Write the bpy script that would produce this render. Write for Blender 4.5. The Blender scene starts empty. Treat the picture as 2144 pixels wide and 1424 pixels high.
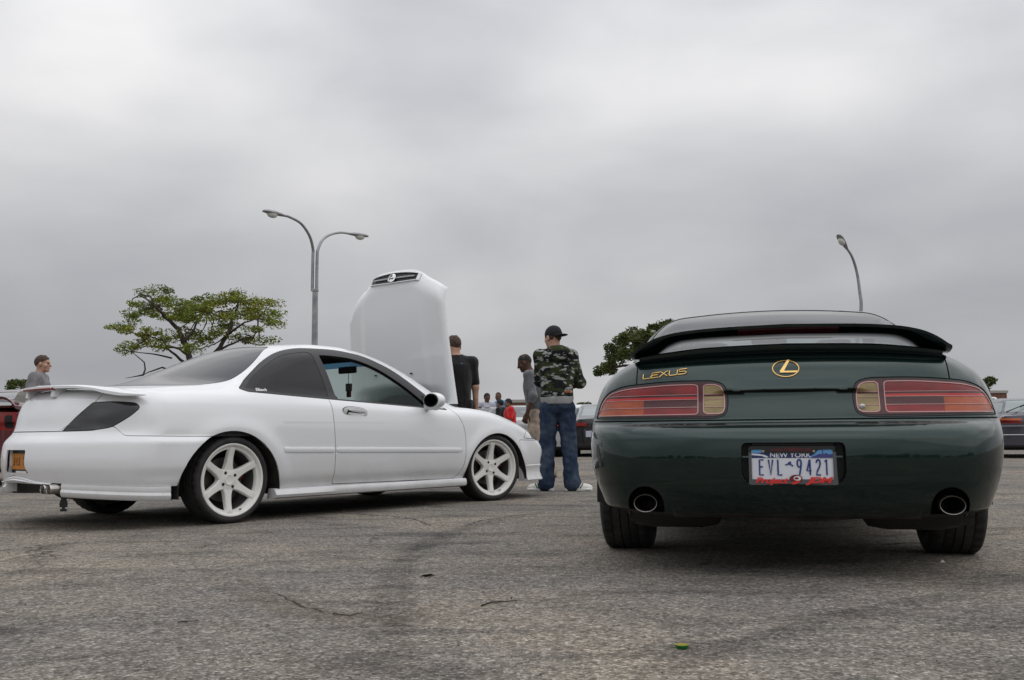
import bpy, bmesh, math, random
import numpy as np
from mathutils import Vector, Matrix
sc = bpy.context.scene
COL = sc.collection
R = math.radians
# ------------------------------------------------------------------ camera, sky, sun, exposure
FPX, CXP, CYP, CAMH = 2100.0, 1072.0, 712.0, 0.56
PITCH, ROLL = math.atan(198 / 2100.0), 0.0085
cam_d = bpy.data.cameras.new('camera')
cam = bpy.data.objects.new('camera', cam_d); COL.objects.link(cam)
cam_d.sensor_width = 36.0
cam_d.lens = 36.0 * FPX / 2144.0
cam_d.clip_start = 0.05; cam_d.clip_end = 6000
cam.location = (0, 0, CAMH)
cam.rotation_mode = 'QUATERNION'
cam.rotation_quaternion = (Matrix.Rotation(math.pi / 2 + PITCH, 3, 'X') @ Matrix.Rotation(-ROLL, 3, 'Z')).to_quaternion()
sc.camera = cam

SUN_EL, SUN_AZ = R(62), R(112)          # a veiled sun high on the right
world = bpy.data.worlds.new('World'); sc.world = world
world.use_nodes = True
wn, wl = world.node_tree.nodes, world.node_tree.links
wn.clear()
def wnode(t, **kw):
    n = wn.new(t)
    for k, v in kw.items(): setattr(n, k, v)
    return n
def wmath(op, a, b=None):
    n = wnode('ShaderNodeMath', operation=op)
    for i, v in enumerate((a, b)):
        if v is None: continue
        if isinstance(v, (int, float)): n.inputs[i].default_value = v
        else: wl.new(v, n.inputs[i])
    return n.outputs[0]
tc = wnode('ShaderNodeTexCoord')
sep = wnode('ShaderNodeSeparateXYZ'); wl.new(tc.outputs['Generated'], sep.inputs[0])
zc = wmath('MAXIMUM', sep.outputs[2], 0.0)
den = wmath('ADD', zc, 0.30)
cmb = wnode('ShaderNodeCombineXYZ')
wl.new(wmath('DIVIDE', sep.outputs[0], den), cmb.inputs[0])
wl.new(wmath('DIVIDE', sep.outputs[1], den), cmb.inputs[1])
def wnoise(src, scale, detail, rough, dist, loc, stretch, rot=-14):
    mp = wnode('ShaderNodeMapping'); wl.new(src, mp.inputs[0])
    mp.inputs['Location'].default_value = loc
    mp.inputs['Rotation'].default_value = (0, R(rot), 0)
    mp.inputs['Scale'].default_value = stretch
    n = wnode('ShaderNodeTexNoise'); wl.new(mp.outputs[0], n.inputs['Vector'])
    n.inputs['Scale'].default_value = scale; n.inputs['Detail'].default_value = detail
    n.inputs['Roughness'].default_value = rough; n.inputs['Distortion'].default_value = dist
    return n.outputs['Fac']
gen = tc.outputs['Generated']
big = wnoise(gen, 1.7, 3.0, 0.45, 0.3, (8.1, 2.6, 1.9), (1.0, 1.0, 2.3))
mid = wnoise(gen, 3.6, 5.0, 0.50, 0.3, (1.3, 0.4, 2.0), (1.0, 1.0, 1.9))
fine = wnoise(cmb.outputs[0], 3.0, 6.0, 0.6, 0.6, (7.3, 0.4, 2), (0.7, 1.0, 1), 0)
cl = wmath('ADD', wmath('ADD', wmath('MULTIPLY', big, 0.70), wmath('MULTIPLY', mid, 0.24)), wmath('MULTIPLY', fine, 0.06))
ramp = wnode('ShaderNodeValToRGB'); wl.new(cl, ramp.inputs[0])
e = ramp.color_ramp.elements
e[0].position = 0.30; e[0].color = (0.235, 0.245, 0.275, 1)
e[1].position = 0.66; e[1].color = (0.62, 0.615, 0.618, 1)
m_ = ramp.color_ramp.elements.new(0.50); m_.color = (0.425, 0.43, 0.448, 1)
# overcast luminance: the zenith is about three times as bright as the horizon
lum = wmath('ADD', 0.81, wmath('MULTIPLY', zc, 2.2))
# thin bright gap low over the horizon
low = wmath('MULTIPLY', wmath('POWER', wmath('SUBTRACT', 1.0, zc), 14.0), 0.30)
lum = wmath('ADD', lum, low)
vm = wnode('ShaderNodeVectorMath', operation='SCALE'); wl.new(ramp.outputs[0], vm.inputs[0]); wl.new(lum, vm.inputs['Scale'])
sky = wnode('ShaderNodeTexSky', sky_type='NISHITA', sun_disc=False)
sky.sun_elevation = SUN_EL; sky.sun_rotation = SUN_AZ
sky.air_density = 1.0; sky.dust_density = 4.0
sk = wnode('ShaderNodeVectorMath', operation='SCALE'); wl.new(sky.outputs[0], sk.inputs[0]); sk.inputs['Scale'].default_value = 0.05
mx = wnode('ShaderNodeMix', data_type='RGBA'); mx.inputs[0].default_value = 0.94     # cloud cover
wl.new(sk.outputs[0], mx.inputs[6]); wl.new(vm.outputs[0], mx.inputs[7])
bg = wnode('ShaderNodeBackground'); wl.new(mx.outputs[2], bg.inputs[0]); bg.inputs[1].default_value = 1.0
wo = wnode('ShaderNodeOutputWorld'); wl.new(bg.outputs[0], wo.inputs[0])

sun_d = bpy.data.lights.new('sun', 'SUN'); sun_d.energy = 0.8; sun_d.angle = R(110); sun_d.color = (1, 0.98, 0.95)
sun = bpy.data.objects.new('sun', sun_d); COL.objects.link(sun)
sv = Vector((math.sin(SUN_AZ) * math.cos(SUN_EL), math.cos(SUN_AZ) * math.cos(SUN_EL), math.sin(SUN_EL)))
sun.rotation_mode = 'QUATERNION'; sun.rotation_quaternion = sv.to_track_quat('Z', 'Y')
sun.location = (0, 0, 50)
sc.view_settings.view_transform = 'Standard'; sc.view_settings.look = 'None'
sc.view_settings.exposure = 0.0; sc.view_settings.gamma = 1.0
sc.view_settings.use_curve_mapping = False
sc.render.engine = 'CYCLES'

# ------------------------------------------------------------------ pixel -> place helpers
def ray(px, py):
    dx, dy = px - CXP, CYP - py
    c, s = math.cos(ROLL), math.sin(ROLL)
    x, y = dx * c + dy * s, -dx * s + dy * c
    cp, sp = math.cos(PITCH), math.sin(PITCH)
    return np.array([x / FPX, cp - y / FPX * sp, sp + y / FPX * cp])
EYE = np.array([0, 0, CAMH])
def ground_at(px, py, z=0.0):
    r = ray(px, py); return EYE + r * ((z - CAMH) / r[2])
def at_depth(px, py, d):
    r = ray(px, py); return EYE + r * (d / r[1])

# ------------------------------------------------------------------ materials
MATS = {}
def mat(name, col=(0.5, 0.5, 0.5), rough=0.5, metal=0.0, coat=0.0, spec=0.5, trans=0.0, ior=1.45, emit=None, coat_rough=0.03, sheen=0.0):
    if name in MATS: return MATS[name]
    m = bpy.data.materials.new(name); m.use_nodes = True
    b = m.node_tree.nodes['Principled BSDF']
    b.inputs['Base Color'].default_value = (*col, 1)
    b.inputs['Roughness'].default_value = rough
    b.inputs['Metallic'].default_value = metal
    b.inputs['Coat Weight'].default_value = coat
    b.inputs['Coat Roughness'].default_value = coat_rough
    b.inputs['Specular IOR Level'].default_value = spec
    b.inputs['Transmission Weight'].default_value = trans
    b.inputs['IOR'].default_value = ior
    b.inputs['Sheen Weight'].default_value = sheen
    MATS[name] = m
    return m
def bsdf(m): return m.node_tree.nodes['Principled BSDF']
def nd(m, t, **kw):
    n = m.node_tree.nodes.new(t)
    for k, v in kw.items(): setattr(n, k, v)
    return n
def lk(m, a, b): m.node_tree.links.new(a, b)
def tex_noise(m, scale, detail=4, rough=0.5, coord='Object', vec=None, scl=(1, 1, 1)):
    t = nd(m, 'ShaderNodeTexCoord'); mp = nd(m, 'ShaderNodeMapping')
    mp.inputs['Scale'].default_value = scl
    lk(m, vec if vec is not None else t.outputs[coord], mp.inputs[0])
    n = nd(m, 'ShaderNodeTexNoise')
    n.inputs['Scale'].default_value = scale; n.inputs['Detail'].default_value = detail; n.inputs['Roughness'].default_value = rough
    lk(m, mp.outputs[0], n.inputs['Vector'])
    return n
def ramp_of(m, fac, stops, interp='LINEAR'):
    r = nd(m, 'ShaderNodeValToRGB'); r.color_ramp.interpolation = interp
    el = r.color_ramp.elements
    while len(el) < len(stops): el.new(0.5)
    for q, (p, c) in zip(el, stops):
        q.position = p; q.color = (*c, 1)
    lk(m, fac, r.inputs[0])
    return r
def vary(m, c0, c1, scale=6, lo=0.35, hi=0.65, bump=0.0, bscale=60, detail=5, scl=(1, 1, 1)):
    n = tex_noise(m, scale, detail, scl=scl)
    r = ramp_of(m, n.outputs['Fac'], [(lo, c0), (hi, c1)])
    lk(m, r.outputs[0], bsdf(m).inputs['Base Color'])
    if bump:
        n2 = tex_noise(m, bscale, 3, scl=scl)
        b = nd(m, 'ShaderNodeBump'); b.inputs['Strength'].default_value = bump; b.inputs['Distance'].default_value = 0.01
        lk(m, n2.outputs['Fac'], b.inputs['Height']); lk(m, b.outputs[0], bsdf(m).inputs['Normal'])
    return m
def glass(name, tint, mixf=0.0, rough=0.0, ior=1.5):
    """thin sheet glass: tinted see-through plus a Fresnel mirror"""
    if name in MATS: return MATS[name]
    m = bpy.data.materials.new(name); m.use_nodes = True
    nt = m.node_tree; nt.nodes.clear()
    tr = nt.nodes.new('ShaderNodeBsdfTransparent'); tr.inputs[0].default_value = (*tint, 1)
    gl = nt.nodes.new('ShaderNodeBsdfGlossy'); gl.inputs['Roughness'].default_value = rough
    lw = nt.nodes.new('ShaderNodeLayerWeight'); lw.inputs['Blend'].default_value = 0.5
    pw = nt.nodes.new('ShaderNodeMath'); pw.operation = 'POWER'; pw.inputs[1].default_value = 4.5; nt.links.new(lw.outputs['Facing'], pw.inputs[0])
    ad = nt.nodes.new('ShaderNodeMath'); ad.operation = 'MULTIPLY_ADD'; ad.inputs[1].default_value = 0.90 - mixf; ad.inputs[2].default_value = 0.07 + mixf
    nt.links.new(pw.outputs[0], ad.inputs[0])
    mx = nt.nodes.new('ShaderNodeMixShader'); out = nt.nodes.new('ShaderNodeOutputMaterial')
    nt.links.new(ad.outputs[0], mx.inputs[0]); nt.links.new(tr.outputs[0], mx.inputs[1]); nt.links.new(gl.outputs[0], mx.inputs[2])
    nt.links.new(mx.outputs[0], out.inputs[0])
    MATS[name] = m
    return m

# ------------------------------------------------------------------ objects
def thing(name, label, cat, loc=(0, 0, 0), rz=0.0, group=None):
    o = bpy.data.objects.new(name, None); COL.objects.link(o)
    o.empty_display_size = 0.1
    o.location = loc; o.rotation_euler = (0, 0, rz)
    o['label'] = label; o['category'] = cat
    if group: o['group'] = group
    return o
def tag(o, label, cat, group=None):
    o['label'] = label; o['category'] = cat
    if group: o['group'] = group
    return o
def link(name, me, m=None, parent=None):
    o = bpy.data.objects.new(name, me); COL.objects.link(o)
    if m is not None and not me.materials: me.materials.append(m)
    if parent is not None: o.parent = parent
    return o
class MB:
    """collects simple shapes, build() links them as one mesh object"""
    def __init__(s): s.v = []; s.f = []
    def add(s, v, f):
        k = len(s.v); s.v += [tuple(map(float, p)) for p in v]; s.f += [tuple(i + k for i in q) for q in f]; return s
    def box(s, lo, hi, M=None):
        (a, b, c), (d, e_, f_) = lo, hi
        v = [(a, b, c), (d, b, c), (d, e_, c), (a, e_, c), (a, b, f_), (d, b, f_), (d, e_, f_), (a, e_, f_)]
        if M is not None: v = [tuple(M @ Vector(p)) for p in v]
        return s.add(v, [(0, 3, 2, 1), (4, 5, 6, 7), (0, 1, 5, 4), (1, 2, 6, 5), (2, 3, 7, 6), (3, 0, 4, 7)])
    def rings(s, rs, close=True, cap0=True, cap1=True):
        n = len(rs[0]); v = [p for r in rs for p in r]; f = []
        m = n if close else n - 1
        for i in range(len(rs) - 1):
            for j in range(m):
                a, b = i * n + j, i * n + (j + 1) % n
                f.append((a, b, b + n, a + n))
        if cap0: f.append(tuple(range(n - 1, -1, -1)))
        if cap1: f.append(tuple(range((len(rs) - 1) * n, len(rs) * n)))
        return s.add(v, f)
    def tube(s, pts, rad, n=8, cap=True, squash=1.0):
        pts = [np.array(p, float) for p in pts]
        rad = [rad] * len(pts) if np.isscalar(rad) else rad
        rs = []; up = None
        for i, p in enumerate(pts):
            t = pts[min(i + 1, len(pts) - 1)] - pts[max(i - 1, 0)]; t = t / (np.linalg.norm(t) + 1e-12)
            if up is None:
                up = np.array([0, 0, 1.0]) if abs(t[2]) < 0.9 else np.array([1.0, 0, 0])
            a = np.cross(t, up); a /= np.linalg.norm(a) + 1e-12
            b = np.cross(a, t); up = b
            rs.append([p + rad[i] * (a * math.cos(q) + b * squash * math.sin(q)) for q in np.linspace(0, 2 * math.pi, n, endpoint=False)])
        return s.rings(rs, True, cap, cap)
    def lathe(s, prof, n=48, axis='y', c=(0, 0, 0), cap0=False, cap1=False):
        """prof: list of (radius, along-axis)"""
        rs = []
        for r, h in prof:
            ring = []
            for q in np.linspace(0, 2 * math.pi, n, endpoint=False):
                a, b = r * math.cos(q), r * math.sin(q)
                p = {'y': (a, h, b), 'z': (a, b, h), 'x': (h, a, b)}[axis]
                ring.append((p[0] + c[0], p[1] + c[1], p[2] + c[2]))
            rs.append(ring)
        return s.rings(rs, True, cap0, cap1)
    def prism(s, poly, h0, h1, plane='xy'):
        n = len(poly)
        def P(p, h): return {'xy': (p[0], p[1], h), 'xz': (p[0], h, p[1]), 'yz': (h, p[0], p[1])}[plane]
        v = [P(p, h0) for p in poly] + [P(p, h1) for p in poly]
        f = [tuple(range(n - 1, -1, -1)), tuple(range(n, 2 * n))] + [(i, (i + 1) % n, n + (i + 1) % n, n + i) for i in range(n)]
        return s.add(v, f)
    def build(s, name, m, parent=None, smooth=None, bevel=0.0, flip=False):
        me = bpy.data.meshes.new(name); me.from_pydata(s.v, [], s.f)
        bm = bmesh.new(); bm.from_mesh(me)
        bmesh.ops.recalc_face_normals(bm, faces=bm.faces)
        bm.to_mesh(me); bm.free()
        me.materials.append(m)
        if smooth is not None:
            me.polygons.foreach_set('use_smooth', [True] * len(me.polygons))
            me.set_sharp_from_angle(angle=R(smooth))
        o = link(name, me, None, parent)
        if bevel:
            bv = o.modifiers.new('bevel', 'BEVEL'); bv.width = bevel; bv.segments = 2; bv.limit_method = 'ANGLE'; bv.angle_limit = R(35)
            bv.harden_normals = False
        return o
def dup(o, parent=None):
    c = o.copy(); COL.objects.link(c); c.parent = parent
    for ch in [q for q in o.children]: dup(ch, c)
    return c
# ------------------------------------------------------------------ smooth surfaces from signed functions
def pch(xs, ys):
    """monotone cubic through (xs, ys), flat outside"""
    xs = np.array(xs, float); ys = np.array(ys, float)
    h = np.diff(xs); d = np.diff(ys) / h
    m = np.zeros_like(xs); m[0] = d[0]; m[-1] = d[-1]
    for i in range(1, len(xs) - 1):
        if d[i - 1] * d[i] > 0:
            w1, w2 = 2 * h[i] + h[i - 1], h[i] + 2 * h[i - 1]
            m[i] = (w1 + w2) / (w1 / d[i - 1] + w2 / d[i])
    def f(x):
        x = np.clip(x, xs[0], xs[-1]); i = np.clip(np.searchsorted(xs, x) - 1, 0, len(h) - 1)
        t = (x - xs[i]) / h[i]; t2 = t * t; t3 = t2 * t
        return (2 * t3 - 3 * t2 + 1) * ys[i] + (t3 - 2 * t2 + t) * h[i] * m[i] + (-2 * t3 + 3 * t2) * ys[i + 1] + (t3 - t2) * h[i] * m[i + 1]
    return f
def smax(a, b, k):
    h = np.maximum(k - np.abs(a - b), 0) / k
    return np.maximum(a, b) + h * h * k * 0.25
def smin(a, b, k): return -smax(-a, -b, k)
def sstep(a, b, x):
    t = np.clip((x - a) / (b - a), 0, 1); return t * t * (3 - 2 * t)
def grad(F, P, e=1e-4):
    g = np.empty_like(P)
    for i in range(3):
        d = np.zeros(3); d[i] = e
        g[:, i] = (F(P + d) - F(P - d)) / (2 * e)
    return g
class Surf:
    def __init__(s, V, T, N): s.V, s.T, s.N = V, T.astype(np.int64), N
    def empty(s): return len(s.T) == 0
    def split(s, f):
        """f per vertex -> (part where f<0, part where f>=0), cut exactly along f=0"""
        f = np.where(np.abs(f) < 1e-6, 1e-6, f)
        sg = f < 0
        ts = sg[s.T]; c = ts.sum(1)
        neg, pos, mix = s.T[c == 3], s.T[c == 0], s.T[(c == 1) | (c == 2)]
        if len(mix) == 0: return Surf(s.V, neg, s.N), Surf(s.V, pos, s.N)
        tm = sg[mix]; one = tm.sum(1) == 1          # one vertex negative
        lone = np.where(one, tm.argmax(1), (~tm).argmax(1))
        ar = np.arange(len(mix))
        a, b, d = mix[ar, lone], mix[ar, (lone + 1) % 3], mix[ar, (lone + 2) % 3]
        def edge(p, q): return np.minimum(p, q), np.maximum(p, q)
        e1, e2 = edge(a, b), edge(a, d)
        key = np.concatenate([e1[0] * (len(s.V) + 1) + e1[1], e2[0] * (len(s.V) + 1) + e2[1]]).astype(np.int64)
        uk, inv = np.unique(key, return_inverse=True)
        lo, hi = uk // (len(s.V) + 1), uk % (len(s.V) + 1)
        t = f[lo] / (f[lo] - f[hi])
        nv = s.V[lo] + (s.V[hi] - s.V[lo]) * t[:, None]
        nn = s.N[lo] + (s.N[hi] - s.N[lo]) * t[:, None]; nn /= np.linalg.norm(nn, axis=1)[:, None] + 1e-12
        V = np.vstack([s.V, nv]); N = np.vstack([s.N, nn])
        i1, i2 = inv[:len(mix)] + len(s.V), inv[len(mix):] + len(s.V)
        tri = np.stack([a, i1, i2], 1); q1 = np.stack([i1, b, d], 1); q2 = np.stack([i1, d, i2], 1)
        neg = np.vstack([neg, tri[one], q1[~one], q2[~one]]); pos = np.vstack([pos, tri[~one], q1[one], q2[one]])
        A, B = Surf(V, neg, N), Surf(V, pos, N)
        A.ext = B.ext = lambda g: np.concatenate([g, g[lo] + (g[hi] - g[lo]) * t])
        return A, B
    ext = staticmethod(lambda g: g)
    def compact(s):
        u, inv = np.unique(s.T, return_inverse=True)
        return Surf(s.V[u], inv.reshape(-1, 3), s.N[u])
    def pieces(s):
        """connected pieces, largest first"""
        if s.empty(): return []
        c = s.compact(); lab = np.arange(len(c.V))
        while True:
            m = lab[c.T].min(1); new = lab.copy()
            for q in range(3): np.minimum.at(new, c.T[:, q], m)
            new = new[new]
            if (new == lab).all(): break
            lab = new
        tl = lab[c.T[:, 0]]; u, n = np.unique(tl, return_counts=True)
        return [Surf(c.V, c.T[tl == k], c.N) for k, m_ in sorted(zip(u, n), key=lambda t: -t[1]) if m_ > 6]
    def offset(s, d): return Surf(s.V + s.N * d, s.T, s.N)
    def join(s, o): return Surf(np.vstack([s.V, o.V]), np.vstack([s.T, o.T + len(s.V)]), np.vstack([s.N, o.N]))
    def thick(s, d):
        """give a sheet a rim of depth d behind its open edges"""
        c = s.compact()
        e = np.vstack([c.T[:, [0, 1]], c.T[:, [1, 2]], c.T[:, [2, 0]]])
        es = np.sort(e, 1); _, idx, cnt = np.unique(es, axis=0, return_index=True, return_counts=True)
        b = e[idx[cnt == 1]]
        u, inv = np.unique(b, return_inverse=True); inv = inv.reshape(-1, 2)
        top = c.V[u] ; bot = c.V[u] - c.N[u] * d
        k = len(c.V); V = np.vstack([c.V, top, bot])
        n = len(u)
        # rim normals: in the sheet, pointing out
        T2 = np.vstack([np.stack([inv[:, 1] + k, inv[:, 0] + k, inv[:, 0] + k + n], 1), np.stack([inv[:, 1] + k, inv[:, 0] + k + n, inv[:, 1] + k + n], 1)])
        fn = np.cross(V[T2[:, 1]] - V[T2[:, 0]], V[T2[:, 2]] - V[T2[:, 0]])
        rn = np.zeros((2 * n, 3)); 
        for q in range(3): np.add.at(rn, T2[:, q] - k, fn)
        rn /= np.linalg.norm(rn, axis=1)[:, None] + 1e-12
        return Surf(V, np.vstack([c.T, T2]), np.vstack([c.N, rn]))
    def make(s, name, m, parent=None):
        if s.empty(): return None
        c = s.compact()
        me = bpy.data.meshes.new(name)
        me.vertices.add(len(c.V)); me.vertices.foreach_set('co', c.V.astype(np.float32).ravel())
        me.loops.add(3 * len(c.T)); me.loops.foreach_set('vertex_index', c.T.astype(np.int32).ravel())
        me.polygons.add(len(c.T)); me.polygons.foreach_set('loop_start', np.arange(0, 3 * len(c.T), 3, dtype=np.int32))
        me.update(); me.validate()
        me.polygons.foreach_set('use_smooth', np.ones(len(me.polygons), bool))
        if len(me.vertices) == len(c.N): me.normals_split_custom_set_from_vertices(c.N.astype(np.float32))
        me.materials.append(m)
        return link(name, me, None, parent)
def surfnet(F, lo, hi, h, margin=2.2, newton=3):
    lo = np.array(lo, float); hi = np.array(hi, float)
    B = 4
    nb = np.ceil((hi - lo) / (h * B)).astype(int)
    ax = [lo[i] + (np.arange(nb[i]) + 0.5) * h * B for i in range(3)]
    C = np.stack(np.meshgrid(*ax, indexing='ij'), -1).reshape(-1, 3)
    Fc = F(C)
    act = np.abs(Fc) < margin * h * B * 0.9
    val = np.where(Fc.reshape(nb) < 0, -1.0, 1.0).astype(np.float32)
    V = np.ones(nb * B + 1, np.float32)
    V[:-1, :-1, :-1] = np.repeat(np.repeat(np.repeat(val, B, 0), B, 1), B, 2)
    bi = np.stack(np.unravel_index(np.nonzero(act)[0], nb), 1)
    o = np.stack(np.meshgrid(*[np.arange(B + 1)] * 3, indexing='ij'), -1).reshape(-1, 3)
    I = (bi[:, None, :] * B + o[None]).reshape(-1, 3)
    flat = np.unique(np.ravel_multi_index(I.T, V.shape))
    I = np.stack(np.unravel_index(flat, V.shape), 1)
    V.ravel()[flat] = F(lo + I * h)
    S = V < 0
    cnt = np.zeros(np.array(S.shape) - 1, np.int8)
    cor = [(i, j, k) for i in (0, 1) for j in (0, 1) for k in (0, 1)]
    n = cnt.shape
    for i, j, k in cor: cnt += S[i:i + n[0], j:j + n[1], k:k + n[2]]
    cells = np.argwhere((cnt > 0) & (cnt < 8))
    vals = np.stack([V[cells[:, 0] + i, cells[:, 1] + j, cells[:, 2] + k] for i, j, k in cor], 1)
    acc = np.zeros((len(cells), 3)); num = np.zeros(len(cells))
    for a in range(8):
        for b in range(a + 1, 8):
            ca, cb = np.array(cor[a]), np.array(cor[b])
            if np.abs(ca - cb).sum() != 1: continue
            va, vb = vals[:, a], vals[:, b]
            m = (va < 0) != (vb < 0)
            t = va / np.where(m, va - vb, 1)
            acc[m] += (ca + (cb - ca) * t[:, None])[m]; num[m] += 1
    P = lo + (cells + acc / num[:, None]) * h
    for _ in range(newton):
        g = grad(F, P); f = F(P)
        st = -f[:, None] * g / (np.sum(g * g, 1)[:, None] + 1e-9)
        l = np.linalg.norm(st, axis=1)[:, None]
        P = P + st * np.minimum(1, 0.7 * h / (l + 1e-12))
    idx = -np.ones(n, np.int32); idx[tuple(cells.T)] = np.arange(len(cells))
    T = []
    for axn in range(3):
        sl0 = [slice(None)] * 3; sl1 = [slice(None)] * 3; sl0[axn] = slice(0, -1); sl1[axn] = slice(1, None)
        d = S[tuple(sl0)] != S[tuple(sl1)]
        E = np.argwhere(d)
        u, w = (axn + 1) % 3, (axn + 2) % 3
        ok = (E[:, u] > 0) & (E[:, w] > 0) & (E[:, u] < n[u]) & (E[:, w] < n[w])
        E = E[ok]
        def cid(du, dw):
            q = E.copy(); q[:, u] -= du; q[:, w] -= dw; return idx[tuple(q.T)]
        c00, c10, c11, c01 = cid(0, 0), cid(1, 0), cid(1, 1), cid(0, 1)
        fl = S[tuple(E.T)]
        q = np.where(fl[:, None], np.stack([c11, c01, c00, c10], 1), np.stack([c11, c10, c00, c01], 1))
        T.append(q[:, [0, 1, 2]]); T.append(q[:, [0, 2, 3]])
    T = np.vstack(T)
    g = grad(F, P); N = g / (np.linalg.norm(g, axis=1)[:, None] + 1e-12)
    T = T[(T >= 0).all(1)]
    # make the winding agree with the normals
    fn = np.cross(P[T[:, 1]] - P[T[:, 0]], P[T[:, 2]] - P[T[:, 0]])
    bad = np.sum(fn * N[T].sum(1), 1) < 0
    T[bad] = T[bad][:, ::-1]
    return Surf(P, T, N)
def sdpoly(p, poly):
    """signed distance to a closed polygon, negative inside"""
    poly = np.array(poly, float); d = np.full(len(p), 1e9); ins = np.zeros(len(p), bool)
    n = len(poly)
    for i in range(n):
        a, b = poly[i], poly[(i + 1) % n]
        e = b - a; w = p - a
        t = np.clip((w @ e) / (e @ e + 1e-12), 0, 1)
        d = np.minimum(d, ((w - t[:, None] * e) ** 2).sum(1))
        c = ((a[1] <= p[:, 1]) != (b[1] <= p[:, 1]))
        den_ = np.where(abs(e[1]) < 1e-12, 1e-12, e[1])
        ins ^= c & (p[:, 0] < a[0] + (p[:, 1] - a[1]) / den_ * e[0])
    d = np.sqrt(d)
    return np.where(ins, -d, d)
def rpoly(pts, r, n=6):
    """polygon with rounded corners; r a radius or one per corner"""
    pts = [np.array(p, float) for p in pts]; out = []
    rr = [r] * len(pts) if np.isscalar(r) else r
    for i, p in enumerate(pts):
        a, b = pts[i - 1] - p, pts[(i + 1) % len(pts)] - p
        la, lb = np.linalg.norm(a), np.linalg.norm(b)
        d = min(rr[i], la * 0.48, lb * 0.48)
        if d < 1e-6: out.append(p); continue
        p0, p1 = p + a / la * d, p + b / lb * d
        for t in np.linspace(0, 1, n): out.append((1 - t) ** 2 * p0 + 2 * t * (1 - t) * p + t * t * p1)
    return np.array(out)
def spl(pts, n=8, closed=False):
    """Catmull-Rom through points"""
    P = [np.array(p, float) for p in pts]; out = []
    m = len(P)
    for i in range(m if closed else m - 1):
        g = lambda k: P[k % m] if closed else P[min(max(k, 0), m - 1)]
        a, b, c, d = g(i - 1), g(i), g(i + 1), g(i + 2)
        for t in np.linspace(0, 1, n, endpoint=False):
            out.append(0.5 * (2 * b + (c - a) * t + (2 * a - 5 * b + 4 * c - d) * t * t + (3 * b - a - 3 * c + d) * t ** 3))
    if not closed: out.append(P[-1])
    return np.array(out)
class Frame:
    """a car's own axes: x forward, y left, z up, origin on the ground under the rear axle"""
    def __init__(s, org, psi):
        a = R(psi); s.o = np.array([org[0], org[1], 0.0]); s.psi = psi
        s.fx = np.array([math.sin(a), math.cos(a), 0]); s.fy = np.array([-math.cos(a), math.sin(a), 0])
        s.rz = math.pi / 2 - a
    def d(s, v): return np.array([v @ s.fx, v @ s.fy, v[2]])
    def loc(s, p): return s.d(np.array(p) - s.o)
    def hit(s, F, px, py, near=0.5, far=14):
        """where the sight line of a photo pixel meets the surface F, in the car's axes"""
        o = s.loc(EYE); r = s.d(ray(px, py)); r = r / np.linalg.norm(r)
        t = np.linspace(near, far, 6000); f = F(o + t[:, None] * r)
        k = np.nonzero(f < 0)[0]
        if len(k) == 0: k = [int(np.argmin(f))]
        i = k[0]
        if i == 0 or f[i] >= 0: return o + t[i] * r
        tt = t[i - 1] + (t[i] - t[i - 1]) * f[i - 1] / (f[i - 1] - f[i])
        return o + tt * r
def text_mesh(txt, size, extrude=0.001, xs=1.0, shear=0.0, bold=0.0, align='CENTER', spacing=1.0):
    cu = bpy.data.curves.new('lettering', 'FONT'); cu.body = txt; cu.size = size; cu.extrude = extrude
    cu.align_x = align; cu.align_y = 'CENTER'; cu.shear = shear; cu.offset = bold; cu.space_character = spacing
    cu.resolution_u = 3
    o = bpy.data.objects.new('lettering', cu); COL.objects.link(o)
    dg = bpy.context.evaluated_depsgraph_get()
    me = bpy.data.meshes.new_from_object(o.evaluated_get(dg))
    bpy.data.objects.remove(o); bpy.data.curves.remove(cu)
    for v in me.vertices: v.co.x *= xs
    return me
def nrm(v): v = np.array(v, float); return v / (np.linalg.norm(v) + 1e-12)
# ------------------------------------------------------------------ body shapes of the two near cars
AC = Frame((-2.482, 7.142), 39.5)
LX = Frame((1.301, 4.883), 12.8)
_azl = pch([.08, .16, .22, .295, .335, .45, .60, .70, .77, .83, .90], [.78, .806, .826, .8545, .8595, .865, .862, .852, .836, .806, .75])
_apl = pch([-1.2, -.9, -.65, -.45, -.2, .2, 1.3, 2.2, 2.65, 2.95, 3.15, 3.3, 3.45], [.25, .14, .07, .03, .005, 0, 0, 0, 0, .012, .032, .06, .10])
_axr = pch([.12, .25, .33, .42, .50, .555, .60, .63, .70, .78, .84, .90], [-.965, -.99, -1.012, -1.02, -1.012, -.995, -.962, -.950, -.935, -.905, -.87, -.80])
_axf = pch([.12, .32, .43, .50, .58, .66, .74], [3.55, 3.58, 3.605, 3.58, 3.49, 3.34, 3.13])
_atp = pch([-1.1, -.9, -.8, -.6, -.2, .1, .9, 1.9, 2.12, 2.34, 2.58, 2.96, 3.27, 3.45, 3.6], [.80, .855, .872, .895, .935, .95, .90, .845, .838, .835, .815, .725, .60, .50, .40])
_arf = pch([-.6, -.35, -.1, .12, .33, .52, .70, .95, 1.2, 1.45, 1.7, 1.95, 2.2, 2.45, 2.65], [.80, .90, .99, 1.075, 1.155, 1.217, 1.25, 1.268, 1.266, 1.243, 1.19, 1.105, .995, .875, .78])
_acw = pch([.75, .80, .90, 1.0, 1.1, 1.2, 1.3], [.815, .80, .765, .725, .675, .615, .55])
def ac_wc(x, z): return _acw(z) - .045 * np.maximum(x - 1.2, 0) ** 2 - .26 * np.maximum(.45 - x, 0) ** 2
def ac_xe(x, ay): return x + .20 * (ay * ay / .36) * np.tanh((x - .85) / .45)
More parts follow.
